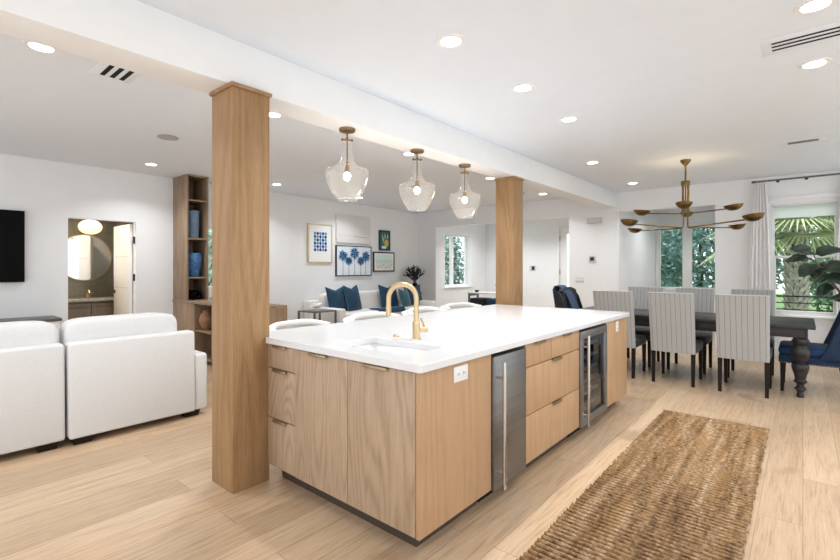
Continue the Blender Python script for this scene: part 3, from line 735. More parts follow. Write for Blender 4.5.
# striped chairs: local +y is the front
def striped_chair():
    t = thing('striped_chair', 'x', 'chair', (0, 0, 0))
    rows = []
    for i in range(13):
        f = i/12; z = .372+(1.068-.372)*f; y = -.255-.135*f**1.15; hw = .228+.006*f
        if i in (0, 12): pass
        rows.append((z, y, hw))
    mb = MB(); V = []; F = []; n = 20
    for i, (z, y, hw) in enumerate(rows):
        for k in range(n):     # rounded rectangle section
            a = 2*PI*k/n + PI/n; c, s = math.cos(a), math.sin(a)
            px = math.copysign(abs(c)**.22, c)*hw; py = math.copysign(abs(s)**.35, s)*.038
            V.append((px, y+py, z))
    for i in range(12):
        for k in range(n): F.append((i*n+k, i*n+(k+1) % n, (i+1)*n+(k+1) % n, (i+1)*n+k))
    F.append(tuple(range(n))); F.append(tuple(range(12*n, 13*n))); mb.raw(V, F)
    b = mb.build('backrest', M['stripe'], t, 40, world=False)
    mb = MB(); mb.tube([(-.232, -.427, 1.066), (.232, -.427, 1.066)], .003, 6); mb.tube([(-.232, -.355, 1.066), (.232, -.355, 1.066)], .004, 6); mb.build('piping', M['device'], b, 40, world=False)
    mb = MB(); mb.box(-.232, .232, -.215, .27, .36, .47, .03, 4); mb.build('seat', M['seatgrey'], t, 40, world=False)
    for sx in (-1, 1):
        MB().raw([(sx*.205+p*q[0], q[1]+p2*q[0], q[2]) for q in ((.016, -.262, 0), (.021, -.245, .375)) for p, p2 in ((-1, -1), (1, -1), (1, 1), (-1, 1))], [(0, 1, 2, 3), (4, 5, 6, 7), (0, 1, 5, 4), (1, 2, 6, 5), (2, 3, 7, 6), (3, 0, 4, 7)]).build('leg', M['legbrown'], t, 0, world=False)
        MB().raw([(sx*.205+p*q[0], q[1]+p2*q[0], q[2]) for q in ((.015, .238, 0), (.022, .238, .362)) for p, p2 in ((-1, -1), (1, -1), (1, 1), (-1, 1))], [(0, 1, 2, 3), (4, 5, 6, 7), (0, 1, 5, 4), (1, 2, 6, 5), (2, 3, 7, 6), (3, 0, 4, 7)]).build('leg', M['legbrown'], t, 0, world=False)
    return t
c0 = striped_chair()
G = 'striped dining chairs'
for i, (x, y, rz, l) in enumerate(((6.17, .49, -PI/2, 'grey pinstriped chair with its back to the kitchen, nearest the right end of the table'),
                      (6.17, 1.155, -PI/2, 'grey pinstriped chair in the middle of the kitchen side of the table'),
                      (6.17, 1.79, -PI/2, 'grey pinstriped chair partly hidden by the far end of the island'),
                      (6.955, .50, PI/2, 'grey pinstriped chair on the window side of the table in front of the curtain'),
                      (6.955, 1.16, PI/2, 'grey pinstriped chair on the window side, in front of the bay window panes'),
                      (6.955, 1.80, PI/2, 'grey pinstriped chair on the window side, nearest the thermostat wall'))):
    if i == 0: c0.location = (x, y, 0); c0.rotation_euler = (0, 0, rz); c0['label'] = l; c0['group'] = G
    else: dup(c0, (x, y, 0), rz, l, G)

# wing chairs: local +y is the front
def wing_chair(label, loc, rz, inner, outer):
    t = thing('wing_chair', label, 'chair', loc, rz)
    mb = MB(); mb.box(-.265, .265, -.27, .28, .315, .40, .015, 3); mb.build('seat_base', outer, t, 40, world=False)
    mb = MB(); mb.box(-.262, .262, -.22, .283, .401, .50, .04, 4); mb.build('seat_cushion', inner, t, 40, world=False)
    # back with rounded head, leaning
    def yback(z): return -.275-.10*max(0, (z-.4))/.65
    rows = []
    for i in range(15):
        u = i/14; rr = []
        for j in range(15):
            v = -1+2*j/14; top = 1.055-.05*abs(v)**3; z = .32+(top-.32)*u
            hw = .262-.02*math.sin(PI*u); rr.append((v*hw, yback(z)+.02*(v*v), z))
        rows.append(rr)
    mb = MB(); mb.sheet(rows, -.07); b = mb.build('backrest', inner, t, 50, world=False)
    for i in range(4):
        for j in range(4 if i % 2 else 3):
            x = (j-(1.5 if i % 2 else 1))*.12; z = .62+.1*i
            mb = MB(); mb.ell((x, yback(z)+.022, z), (.011, .009, .011), nu=10, nv=6); mb.build('button', inner, b, 60, world=False)
    for s in (-1, 1):
        rows = []
        for i in range(17):
            u = i/16; z = .40+.62*u
            ext = .21-.125*u**.8
            if u > .85: ext *= 1-.6*((u-.85)/.15)**2
            rr = []
            for j in range(7):
                f = j/6; rr.append((s*(.262+.035*f*math.sin(PI*u)), yback(z)-.03+f*(ext+.03), z-.02*f*u))
            rows.append(rr)
        mb = MB(); mb.sheet(rows, .05*s); w = mb.build('wing', outer, t, 50, world=False)
        mb = MB(); mb.tube([(r[-1][0]*1.0, r[-1][1]+.002, r[-1][2]) for r in rows], .006, 8); mb.build('piping', outer, w, 60, world=False)
        for (y0, y1) in ((-.235, -.29), (.245, .25)):
            MB().raw([(s*.225+p*q[0], q[1]+p2*q[0], q[2]) for q in ((.014, y1, 0), (.022, y0, .316)) for p, p2 in ((-1, -1), (1, -1), (1, 1), (-1, 1))], [(0, 1, 2, 3), (4, 5, 6, 7), (0, 1, 5, 4), (1, 2, 6, 5), (2, 3, 7, 6), (3, 0, 4, 7)]).build('leg', M['legbrown'], t, 0, world=False)
    mb = MB()
    for k in range(24): mb.ell((-.2655, -.25+.52*k/23, .325), (.003, .005, .005), nu=8, nv=5)
    for k in range(24): mb.ell((.2655, -.25+.52*k/23, .325), (.003, .005, .005), nu=8, nv=5)
    mb.build('nailhead_trim', M['silver'], t, 60, world=False)
    return t
wing_chair('royal blue velvet wing chair at the right end of the dining table', (6.60, -.075, 0), 0, M['royal'], M['midnight'])
wing_chair('dark navy wing chair at the left end of the dining table with a knitted throw', (6.60, 2.38, 0), PI, M['navyblack'], M['navyblack'])
# throw over the left wing chair
path = [(2.79, .80), (2.815, .92), (2.83, 1.03), (2.81, 1.085), (2.76, 1.09), (2.70, 1.045), (2.635, .97), (2.585, .88), (2.545, .78), (2.51, .68), (2.47, .60), (2.40, .535), (2.31, .522)]
rows = []
for i, (y, z) in enumerate(path):
    rows.append([(6.39+.24*j/12+.004*i, y+.010*math.sin(j*1.7+i*.9), z+.006*math.sin(j*2.3)) for j in range(13)])
mb = MB(); mb.sheet(rows, .014); o = mb.build('throw_blanket', M['knit'], None, 60); recenter(o); tag(o, 'blue cable knit throw draped over the back of the dark wing chair', 'throw')

# ------------------------------------------------------------------ curtains
def curtain(label, y0, y1, ph, top_gather=.5):
    t = thing('curtain', label, 'curtain', (8.62, (y0+y1)/2, .01)); rows = []
    for i in range(22):
        f = i/21; z = .012+(2.635-.012)*f; rr = []
        w = 1.0-(1-top_gather)*f**3
        for j in range(90):
            g = j/89; y = (y0+y1)/2+(g-.5)*(y1-y0)*w
            rr.append((8.615+.017*math.sin(g*2*PI*5.5+ph)+.006*math.sin(g*2*PI*12+2*f), y, z))
        rows.append(rr)
    mb = MB(); mb.sheet(rows, .003); mb.build('drape', M['curtain'], t, 80)
    mb = MB()
    for k in range(6):
        yy = (y0+y1)/2+((k+.5)/6-.5)*(y1-y0)*.8; mb.tube([(8.615, yy+.0, 2.672+.022*math.cos(a*PI/8)) if 0 else (8.615+.018*math.sin(a*PI/8), yy, 2.668+.018*math.cos(a*PI/8)) for a in range(17)], .0025, 6, caps=False)
    mb.build('rings', M['greymetal'], t, 60)
curtain('white pleated curtain panel left of the tall dining window', .345, .640, 0)
curtain('white pleated curtain panel at the right edge, beyond the tall window', -.66, -.355, 1.2)
t = thing('curtain_rod', 'dark metal curtain rod under the ceiling above the tall window', 'curtain rod', (8.615, .0, 2.66))
MB().tube([(8.615, .555, 2.668), (8.615, -1.0, 2.668)], .0125, 12).build('rod', M['greymetal'], t)
MB().lathe([(.014, 0), (.019, .008), (.019, .04), (.012, .05)], (8.615, .553, 2.668), 14, mtx=Matrix.Rotation(-PI/2, 4, 'X')).build('finial', M['greymetal'], t)
for yy in (.29, -.04, -.62): MB().tube([(8.615, yy, 2.668), (8.739, yy, 2.668)], .008, 8).lathe([(.022, 0), (.022, .006)], (8.739, yy, 2.668), 14, mtx=Matrix.Rotation(-PI/2, 4, 'Y')).build('bracket', M['blackmetal'], t)
# roller shade of the tall window
t = thing('roller_shade', 'white roller shade pulled a little way down the tall window', 'blind', (WX+.05, -.03, 2.1))
MB().box(WX+.010, WX+.012, -.362, .347, 2.11, 2.285).build('fabric', M['shade'], t, 0)
MB().box(WX+.008, WX+.014, -.362, .347, 2.102, 2.1095).build('hem_bar', M['trim'], t)

# ------------------------------------------------------------------ wall devices
def wbox(name, label, cat, x, y0, y1, z0, z1, d, m, bev=.004):
    t = thing(name, label, cat, (x, (y0+y1)/2, z0)); MB().box(x-d, x-.0005, y0, y1, z0, z1, bev).build('body', m, t); return t
t = wbox('door_chime', 'white door chime box high on the wall below the beam end', 'chime', WX, 2.89, 3.17, 2.20, 2.31, .05, M['device'])
MB().box(WX-.0515, WX-.0505, 2.90, 3.16, 2.21, 2.215).build('grille_slot', M['artline'], t, 0)
t = wbox('thermostat', 'white wall thermostat with a dark round display above the switch plate', 'thermostat', WX, 3.01, 3.14, 1.465, 1.585, .02, M['device'])
MB().box(WX-.022, WX-.0202, 3.035, 3.115, 1.49, 1.56, .002).build('display', M['display'], t)
t = wbox('switch_plate', 'white light switch plate on the wall below the thermostat', 'switch', WX, 3.235, 3.40, 1.07, 1.165, .007, M['device'], .002)
for k in range(3): MB().box(WX-.010, WX-.0072, 3.253+.049*k, 3.283+.049*k, 1.09, 1.145, .001).build('rocker', M['trim'], t)
t = wbox('alarm_keypad', 'small alarm keypad with a dark screen on the entry hall wall', 'keypad', 11.1, 5.40, 5.56, 1.28, 1.41, .02, M['device'])
MB().box(11.078, 11.0795, 5.415, 5.50, 1.30, 1.395).build('display', M['display'], t)

# ------------------------------------------------------------------ jute runner
def rug():
    x0, x1, y0, y1 = 1.70, 4.745, .214, .998
    t = thing('jute_runner', 'long braided jute runner rug on the oak floor beside the island', 'rug', ((x0+x1)/2, (y0+y1)/2, 0))
    MB().box(x0+.004, x1-.004, y0+.008, y1-.008, .0005, .005).build('gap_shade', M['gap_shade'], t, 0)
    row = .0362; nr = int((x1-x0)/row); row = (x1-x0)/nr; ns, ny = 8, 150; rng = np.random.RandomState(3)
    Vs = []; Fs = []; off = 0
    for k in range(nr):
        ya, yb = y0+rng.uniform(-.005, .006), y1+rng.uniform(-.006, .005)
        Y = np.linspace(ya, yb, ny)[None, :]; th = np.linspace(0, PI, ns)[:, None]
        wv = .0012*np.sin(Y*23+rng.rand()*6)+.0008*np.sin(Y*71+rng.rand()*6)
        tw = np.sin(2*PI*Y/.036+2.2*th+rng.rand()*6.28); r = (.0122*rng.uniform(.9, 1.06))*(1+.06*tw)
        X = x0+row*(k+.5)+wv-np.cos(th)*r; Z = .0045+np.sin(th)*r*1.15+0*Y
        V = np.stack([X, Y+0*X, Z], -1).reshape(-1, 3); i = np.arange(ns-1)[:, None]*ny+np.arange(ny-1)[None, :]
        F = np.stack([i, i+ny, i+ny+1, i+1], -1).reshape(-1, 4); Vs.append(V); Fs.append(F+off); off += len(V)
    V = np.vstack(Vs); F = np.vstack(Fs); me = bpy.data.meshes.new('braid')
    me.vertices.add(len(V)); me.vertices.foreach_set('co', V.astype(np.float32).ravel())
    me.loops.add(F.size); me.loops.foreach_set('vertex_index', F.astype(np.int32).ravel())
    me.polygons.add(len(F)); me.polygons.foreach_set('loop_start', np.arange(0, F.size, 4, dtype=np.int32)); me.update(calc_edges=True)
    o = link('braid', me, M['jute'], t, 0); me.polygons.foreach_set('use_smooth', [True]*len(me.polygons))
rug()

# ------------------------------------------------------------------ counter stools: local +y is the back
def stool():
    t = thing('counter_stool', 'x', 'stool', (0, 0, 0))
    mb = MB(); mb.ell((0, 0, .635), (.25, .235, .05), .45, .6, 32, 12); mb.build('seat', M['boucle'], t, 60, world=False)
    rows = []
    for i in range(7):
        f = i/6; rr = []
        for j in range(29):
            a = math.radians(8+164*j/28); top = .888-.035*abs(math.cos(a))**4; z = .645+(top-.645)*f
            ca, sa = math.cos(a), math.sin(a); rr.append((.315*math.copysign(abs(ca)**.8, ca), -.02+.275*math.copysign(abs(sa)**.6, sa)+.02*f, z))
        rows.append(rr)
    mb = MB(); mb.sheet(rows, .05); mb.tube([(p[0]*.91, p[1]*.91-.002, p[2]) for p in rows[-1]], .026, 10); mb.build('backrest', M['boucle'], t, 60, world=False)
    for s in (-1, 1):
        MB().tube([(s*.295, -.075, .85), (s*.27, -.08, .60)], .014, 8).build('arm_bracket', M['blackmetal'], t, 60, world=False)
        for yy in (-.16, .17):
            MB().tube([(s*.18, yy*.85, .60), (s*.215, yy*1.1, 0)], [.016, .012], 10).build('leg', M['legbrown'], t, 60, world=False)
    mb = MB()
    P = [(-.205, -.175, .2), (.205, -.175, .2), (.205, .18, .2), (-.205, .18, .2), (-.205, -.175, .2)]
    for a, b in zip(P, P[1:]): mb.tube([a, b], .008, 8)
    mb.build('footrest', M['greymetal'], t, 60, world=False)
    return t
s0 = stool()
for i, (x, y, rz, l) in enumerate(((2.21, 3.02, .12, 'white upholstered counter stool nearest the left post'),
                      (3.04, 3.02, -.06, 'white upholstered counter stool in front of the navy throw on the sofa'),
                      (3.84, 3.02, .05, 'white upholstered counter stool behind the faucet'),
                      (4.60, 3.08, -.1, 'white upholstered counter stool nearest the far post'))):
    if i == 0: s0.location = (x, y, 0); s0.rotation_euler = (0, 0, rz); s0['label'] = l; s0['group'] = 'counter stools behind the island'
    else: dup(s0, (x, y, 0), rz, l, 'counter stools behind the island')

# ------------------------------------------------------------------ left sectional sofa (its back towards us)
def softbox(name, m, t, x0, x1, y0, y1, z0, z1, e=.22, e2=.3):
    return MB().ell(((x0+x1)/2, (y0+y1)/2, (z0+z1)/2), ((x1-x0)/2, (y1-y0)/2, (z1-z0)/2), e, e2, 40, 18).build(name, m, t, 70)
def feet(t, L):
    for (x, y) in L:
        MB().raw([(x+p*w, y+q*w2, z) for w, w2, z in ((.055, .05, 0.0), (.07, .06, .055)) for p, q in ((-1, -1), (1, -1), (1, 1), (-1, 1))], [(0, 1, 2, 3), (4, 5, 6, 7), (0, 1, 5, 4), (1, 2, 6, 5), (2, 3, 7, 6), (3, 0, 4, 7)]).build('foot', M['legbrown'], t, 0)
def lean_back(t, x0, x1, y0, z1):
    # back panel whose top leans away a little, with soft edges
    mb = MB(); mb.box(x0, x1, y0, y0+.14, .052, z1, .02, 3)
    for v in mb.bm.verts:
        f = max(0, (v.co.z-.4)/(z1-.4)); v.co.y += -.0+.02*f
    mb.build('back', M['linen'], t, 50)
t = thing('sofa_section', 'right hand section of the white linen sofa, with the low arm', 'sofa', (1.4, 4.75, 0))
lean_back(t, .888, 1.815, 4.20, .778)
MB().box(1.816, 1.93, 4.22, 5.12, .052, .565, .025, 3).build('arm', M['linen'], t, 50)
MB().box(.888, 1.815, 4.342, 5.12, .052, .30, .015, 3).build('base', M['linen'], t, 50)
softbox('seat_cushion', M['linen'], t, .892, 1.812, 4.36, 5.15, .301, .47)
softbox('back_cushion', M['linen'], t, .895, 1.735, 4.366, 4.60, .46, .945, .24, .3)
feet(t, ((.98, 4.28), (1.80, 4.30), (.98, 5.0), (1.80, 5.0)))
t = thing('sofa_section', 'left hand section of the white linen sofa, cut by the left edge', 'sofa', (.2, 4.75, 0))
lean_back(t, -.75, .872, 4.23, .775)
MB().box(-.75, .872, 4.372, 5.12, .052, .30, .015, 3).build('base', M['linen'], t, 50)
softbox('seat_cushion', M['linen'], t, .06, .87, 4.38, 5.15, .301, .47)
softbox('seat_cushion', M['linen'], t, -.75, .055, 4.38, 5.15, .301, .47)
softbox('back_cushion', M['linen'], t, .02, .866, 4.385, 4.62, .46, .945, .24, .3)
softbox('back_cushion', M['linen'], t, -.75, .015, 4.385, 4.62, .46, .945, .24, .3)
feet(t, ((.77, 4.31), (-.65, 4.31), (.77, 5.0), (-.65, 5.0)))

# TV and console
t = thing('television', 'black wall mounted television cut by the left edge', 'television', (.33, WY-.04, 1.17))
MB().box(-.45, 1.114, WY-.055, WY-.012, 1.175, 2.06, .004).build('body', M['tvbezel'], t)
MB().box(-.442, 1.106, WY-.0565, WY-.0555, 1.19, 2.052).build('screen', M['black'], t, 0)
MB().box(.1, .56, WY-.0115, WY-.0005, 1.4, 1.8).build('wall_mount', M['blackmetal'], t)
t = thing('media_console', 'low media console with a dark top along the wall under the television', 'console', (.1, 7.2, 0))
MB().box(-1.2, 1.38, 6.98, WY-.02, .05, .70, .004).build('body', M['trim'], t)
MB().box(-1.22, 1.40, 6.96, WY-.02, .7005, .735, .004).build('top', M['greymetal'], t)
for k in range(4): MB().box(-1.195+.645*k, -1.195+.645*k+.63, 6.962, 6.979, .06, .69, .002).build('door', M['trim'], t)
MB().box(-1.1, 1.28, 7.02, WY-.03, 0, .0495).build('plinth', M['slot'], t)

# ------------------------------------------------------------------ powder room
t = thing('vanity', 'taupe vanity cabinet with a stone top in the powder room', 'vanity', (2.0, 8.67, 0))
MB().box(1.225, 2.875, 8.44, 8.949, .08, .83).build('carcass', M['vanity'], t)
for k in range(4):
    x0 = 1.24+.41*k; d = MB().box(x0, x0+.40, 8.42, 8.4395, .10, .80, .003)
    d = d.build('door', M['vanity'], t); mb = MB(); rect_frame(mb, 'y', 8.413, 8.4195, x0+.002, x0+.398, .102, .798, .055, .002); mb.build('rail', M['vanity'], d)
    hx_ = x0+.36 if k % 2 == 0 else x0+.04; MB().tube([(hx_, 8.40, .60), (hx_, 8.40, .74)], .006, 8).tube([(hx_, 8.413, .61), (hx_, 8.40, .61)], .004, 6).tube([(hx_, 8.413, .73), (hx_, 8.40, .73)], .004, 6).build('handle', M['brass'], d)
MB().box(1.225, 2.875, 8.40, 8.949, .8305, .868, .004).build('top', M['stonetop'], t)
MB().box(1.23, 2.87, 8.50, 8.94, 0, .0795).build('plinth', M['slot'], t)
t = thing('bath_faucet', 'small brass tap on the powder room vanity', 'faucet', (2.09, 8.78, .868))
MB().lathe([(.025, .8685), (.025, .875), (.02, .88), (.02, .96), (.012, .97)], (2.09, 8.80, 0), 18).build('body', M['brass'], t)
MB().tube([(2.09, 8.80, .945), (2.09, 8.74, .99), (2.09, 8.68, .985), (2.09, 8.66, .95)], .011, 10).build('spout', M['brass'], t)
MB().tube([(2.13, 8.82, .8685), (2.13, 8.82, .93), (2.17, 8.80, .95)], .008, 8).build('handle', M['brass'], t)
t = thing('round_mirror', 'large round mirror in a thin gold frame above the vanity', 'mirror', (2.09, 8.93, 1.52))
mr = Matrix.Rotation(PI/2, 4, 'X')
MB().lathe([(.362, 0), (.362, .012)], (2.09, 8.945, 1.52), 64, mtx=mr).build('glass', M['mirror'], t)
MB().lathe([(.3625, .0), (.376, .0), (.376, .024), (.3625, .024), (.3625, .0)], (2.09, 8.948, 1.52), 64, caps=False, mtx=mr).build('frame', M['brass'], t)
t = thing('globe_pendant', 'glowing ribbed globe lamp hanging in the powder room', 'pendant lamp', (2.04, 8.42, H))
prof = [(.03, 2.10)]+[(.15*math.sin(PI*k/20), 1.985+.115*math.cos(PI*k/20)) for k in range(2, 19)]+[(.02, 1.872)]
mb = MB(); mb.lathe(prof, (2.04, 8.42, 0), 60)
for v in mb.bm.verts:
    a = math.atan2(v.co.y-8.42, v.co.x-2.04); k = 1+.025*math.cos(20*a); v.co.x = 2.04+(v.co.x-2.04)*k; v.co.y = 8.42+(v.co.y-8.42)*k
mb.build('globe', M['globe'], t, 70)
MB().tube([(2.04, 8.42, 2.09), (2.04, 8.42, H-.001)], .006, 8).lathe([(.05, H-.02), (.05, H-.0005)], (2.04, 8.42, 0), 20).build('stem', M['brass'], t)
can(1.7, 7.95, 'added fill light, out of view in the powder room ceiling', 1.5, (1, .82, .58))  # unseen warm lamp added to brighten the tile and door leaf

# ------------------------------------------------------------------ built-in shelves
TXa, TXb, TYa, TYb = 2.872, 3.19, 6.95, WY-.002
t = thing('shelf_tower', 'tall narrow wooden shelf tower reaching the ceiling behind the near post', 'shelf', ((TXa+TXb)/2, 7.2, .87))
MB().box(TXa, TXa+.022, TYa, TYb, .8685, 2.72, .001).build('side_panel', M['shelfwood'], t)
MB().box(TXb-.022, TXb, TYa, TYb, .8685, 2.72, .001).build('side_panel', M['shelfwood'], t)
MB().box(TXa+.0225, TXb-.0225, TYb-.015, TYb, .8685, 2.72).build('back_panel', M['shelfwood'], t)
MB().box(TXa-.004, TXb+.004, TYa-.004, TYb, 2.7205, 2.742).build('top', M['shelfwood'], t)
for z in (2.375, 1.80, 1.215): MB().box(TXa+.0225, TXb-.0225, TYa+.003, TYb-.0155, z-.022, z).build('shelf', M['shelfwood'], t)
LX0, LX1, LY0 = 2.872, 3.385, 5.14
t = thing('low_bookcase', 'low wooden open bookcase running out from the wall behind the near post', 'bookcase', (3.13, 6.3, 0))
MB().box(LX0-.01, LX1, LY0, TYb, .832, .868, .002).build('top', M['shelfwood'], t)
MB().box(LX0, LX1, LY0, LY0+.022, 0, .8315).build('end_panel', M['shelfwood'], t)
MB().box(LX0, LX1, TYb-.022, TYb, 0, .8315).build('end_panel', M['shelfwood'], t)
MB().box(LX1-.018, LX1, LY0+.0225, TYb-.0225, 0, .8315).build('back_panel', M['shelfwood'], t)
for y in (5.60, 6.15, 6.70): MB().box(LX0, LX1-.0185, y, y+.022, .08, .8315).build('divider', M['shelfwood'], t)
for y0, y1 in ((LY0+.0225, 5.5995), (5.6225, 6.1495), (6.1725, 6.6995)):
    for z in (.08, .46): MB().box(LX0+.004, LX1-.0185, y0, y1, z-.022, z).build('shelf', M['shelfwood'], t)
MB().box(LX0, LX0+.02, 6.7225, TYb-.0225, .0, .8315, .001).build('side_panel', M['shelfwood'], t)
def vase(name, label, cat, c, prof, m, n=36, smooth=60):
    o = MB().lathe(prof, c, n).build(name, m, None, smooth); recenter(o); return tag(o, label, cat)
def ribbed(h, r0, r1, rings):
    P = [(r0*.92, 0)]
    for k in range(rings):
        f = (k+.5)/rings; r = r0+(r1-r0)*f; z0, z1 = h*k/rings, h*(k+1)/rings
        P += [(r-.004, z0+.001), (r, z0+.006), (r, z1-.006), (r-.004, z1-.001)]
    return P+[(r1-.012, h), (r1-.014, h-.06), (.01, h-.07)]
cx = (TXa+TXb)/2+.0
vase('ribbed_vase', 'tall ribbed grey blue vase on the upper shelf of the tower', 'vase', (cx-.01, 7.1, 1.8005), ribbed(.42, .083, .088, 11), M['greyvase'])
vase('blue_vase', 'blue glazed tapering vase on the middle shelf of the tower', 'vase', (cx, 7.1, 1.2155), [(.07, 0), (.078, .01), (.10, .12), (.116, .24), (.12, .30), (.115, .335), (.105, .35), (.108, .362), (.098, .362), (.1, .33), (.01, .3)], M['bluevase'])
t = thing('knot_sculpture', 'black knotted sculpture on the lowest shelf of the tower', 'sculpture', (cx, 7.1, .868))
mb = MB(); P = []
for k in range(97):
    a = 2*PI*k/96; r = 2+math.cos(3*a); P.append((cx+.034*r*math.cos(2*a), 7.1+.034*r*math.sin(2*a), .945+.05*math.sin(3*a)))
mb.tube(P, .022, 10, caps=False); mb.build('knot', M['black'], t, 70)
vase('glass_bowl', 'small sea green bowl on the low bookcase beside the near post', 'bowl', (3.0, 6.28, .8685), [(.03, 0), (.035, .005), (.09, .05), (.10, .07), (.094, .07), (.03, .015)], M['seaglass'])
vase('terracotta_jar', 'round terracotta jar in the low bookcase beside the near post', 'jar', (2.99, 6.565, .4605), [(.05, 0), (.06, .01), (.10, .1), (.105, .15), (.085, .22), (.05, .25), (.055, .28), (.045, .28), (.01, .2)], M['terracotta'])
vase('silver_bowl', 'silver bowl on the end of the low bookcase right of the near post', 'bowl', (3.08, 5.32, .8685), [(.03, 0), (.035, .005), (.10, .05), (.12, .085), (.114, .085), (.03, .012)], M['silver'])

# ------------------------------------------------------------------ far white sofa
t = thing('white_sofa', 'long white sofa against the picture wall under the framed prints', 'sofa', (6.7, 6.9, 0))
SXa, SXb = 5.24, 8.02
MB().box(SXa+.16, SXb-.16, 6.42, 7.40, .08, .33, .02, 3).build('base', M['boucle'], t, 50)
MB().box(SXa, SXb, 7.22, 7.42, .331, .72, .03, 3).build('back', M['boucle'], t, 50)
for x0, x1 in ((SXa, SXa+.155), (SXb-.155, SXb)): MB().box(x0, x1, 6.32, 7.21, .06, .61, .03, 3).build('arm', M['boucle'], t, 50)
for k in range(3):
    w = (SXb-SXa-.32)/3; x0 = SXa+.16+w*k
    softbox('seat_cushion', M['boucle'], t, x0+.004, x0+w-.004, 6.40, 7.15, .331, .51)
    softbox('back_cushion', M['boucle'], t, x0+.006, x0+w-.006, 6.98, 7.215, .50, .87, .35, .4)
for x in (SXa+.1, SXb-.1):
    for y in (6.4, 7.3): MB().cyl((x, y), .025, 0, .059 if y < 7 else .079, 12).build('foot', M['legbrown'], t)
def pillow(label, cx, cy, z0, w, m, yaw, lean, back=None):
    N = 17; front = []; bk = []
    mt = Matrix.Translation((cx, cy, z0)) @ Matrix.Rotation(yaw, 4, 'Z') @ Matrix.Rotation(lean, 4, 'X')
    for i in range(N):
        v = i/(N-1); rf = []; rb = []
        for j in range(N):
            u = -1+2*j/(N-1)
            x = u*w/2*(1-.06*math.sin(PI*v)); zz = v*w - .085*(1-abs(u))*v**3 + .0*u
            zz -= .0; th = .075*(max(0, 1-u*u)**.5)*(max(0, 4*v*(1-v))**.45)
            rf.append(mt @ Vector((x, -th, zz))); rb.append(mt @ Vector((x, th, zz)))
        front.append(rf); bk.append(rb)
    t = thing('throw_pillow', label, 'pillow', (cx, cy, z0))
    mb = MB(); mb.sheet(front); mb.build('front_cover', m, t, 80)
    mb = MB(); mb.sheet(bk); mb.build('back_cover', back or m, t, 80)
pillow('navy throw pillow at the left end of the white sofa', 5.58, 6.75, .515, .50, M['navy'], .1, -.25)
pillow('navy throw pillow with a teal back, second from the left on the white sofa', 5.99, 6.74, .515, .52, M['navy'], .3, -.25, M['teal'])
pillow('navy throw pillow left of the faucet spout on the white sofa', 7.02, 6.78, .515, .50, M['navy'], -.1, -.25)
pillow('teal throw pillow seen inside the faucet arch on the white sofa', 7.34, 6.58, .515, .42, M['teal'], .3, -.3)
pillow('navy throw pillow at the right end of the white sofa', 7.76, 6.73, .515, .48, M['navy'], -.2, -.25)
rows = []
for i, (y, z) in enumerate(((6.68, .522), (6.58, .528), (6.48, .53), (6.40, .52), (6.375, .48), (6.37, .43))):
    rows.append([(6.30+.75*j/14, y, z+.012+.003*math.sin(j*1.3+i)) for j in range(15)])
mb = MB(); mb.sheet(rows, .02); o = mb.build('sofa_throw', M['navy'], None, 60); recenter(o); tag(o, 'flat navy throw laid along the front of the white sofa seat', 'throw')
# side table
t = thing('side_table', 'grey metal framed side table left of the white sofa', 'side table', (4.9, 6.5, 0))
MB().box(4.66, 5.14, 6.28, 6.76, .585, .605, .003).build('top', M['greymetal'], t)
for x in (4.675, 5.125):
    for y in (6.295, 6.745): MB().box(x-.014, x+.014, y-.014, y+.014, 0, .5845).build('leg', M['greymetal'], t)
MB().box(4.70, 5.10, 6.32, 6.72, .18, .195).build('lower_shelf', M['greymetal'], t)
t = thing('white_ornament', 'small white ornament on the side table by the sofa', 'ornament', (4.88, 6.5, .605))
MB().lathe([(.035, .6055), (.035, .615), (.012, .625), (.012, .65)], (4.88, 6.5, 0), 16).build('stand', M['white'], t)
mb = MB(); mb.ell((4.88, 6.5, .69), (.085, .07, .045)); mb.ell((4.84, 6.5, .715), (.04, .04, .03)); mb.ell((4.93, 6.48, .71), (.04, .04, .03)); mb.build('shell', M['white'], t, 70)
# corner plant on pedestal table
t = thing('corner_table', 'slim dark pedestal table in the corner behind the sofa arm', 'side table', (8.24, 7.14, 0))
MB().lathe([(.17, .74), (.17, .765)], (8.24, 7.14, 0), 28).build('top', M['darkwood'], t)
MB().lathe([(.13, 0), (.13, .015), (.025, .03), (.022, .7395)], (8.24, 7.14, 0), 20).build('pedestal', M['darkwood'], t)
def leafshape(mb, base, d, up, L, w, fold=.15, droop=.2):
    d = Vector(d).normalized(); side = d.cross(Vector(up)).normalized(); nn = side.cross(d).normalized(); rows = []
    for i in range(6):
        f = i/5; hw = w/2*math.sin(PI*min(.98, .06+.94*f)**.8)+.0008; c = Vector(base)+d*L*f-Vector((0, 0, 1))*droop*L*f*f
        rows.append([c-side*hw+nn*fold*hw, c, c+side*hw+nn*fold*hw])
    mb.sheet(rows)
t = thing('corner_plant', 'dark leafy branches in a black vase in the corner behind the sofa', 'plant', (8.24, 7.14, .765))
MB().lathe([(.05, .7655), (.06, .77), (.085, .84), (.08, .92), (.05, .98), (.042, 1.0), (.034, .99), (.01, .9)], (8.24, 7.14, 0), 24).build('vase', M['black'], t, 60)
mbS = MB(); mbL = MB(); rnd = random.Random(4)
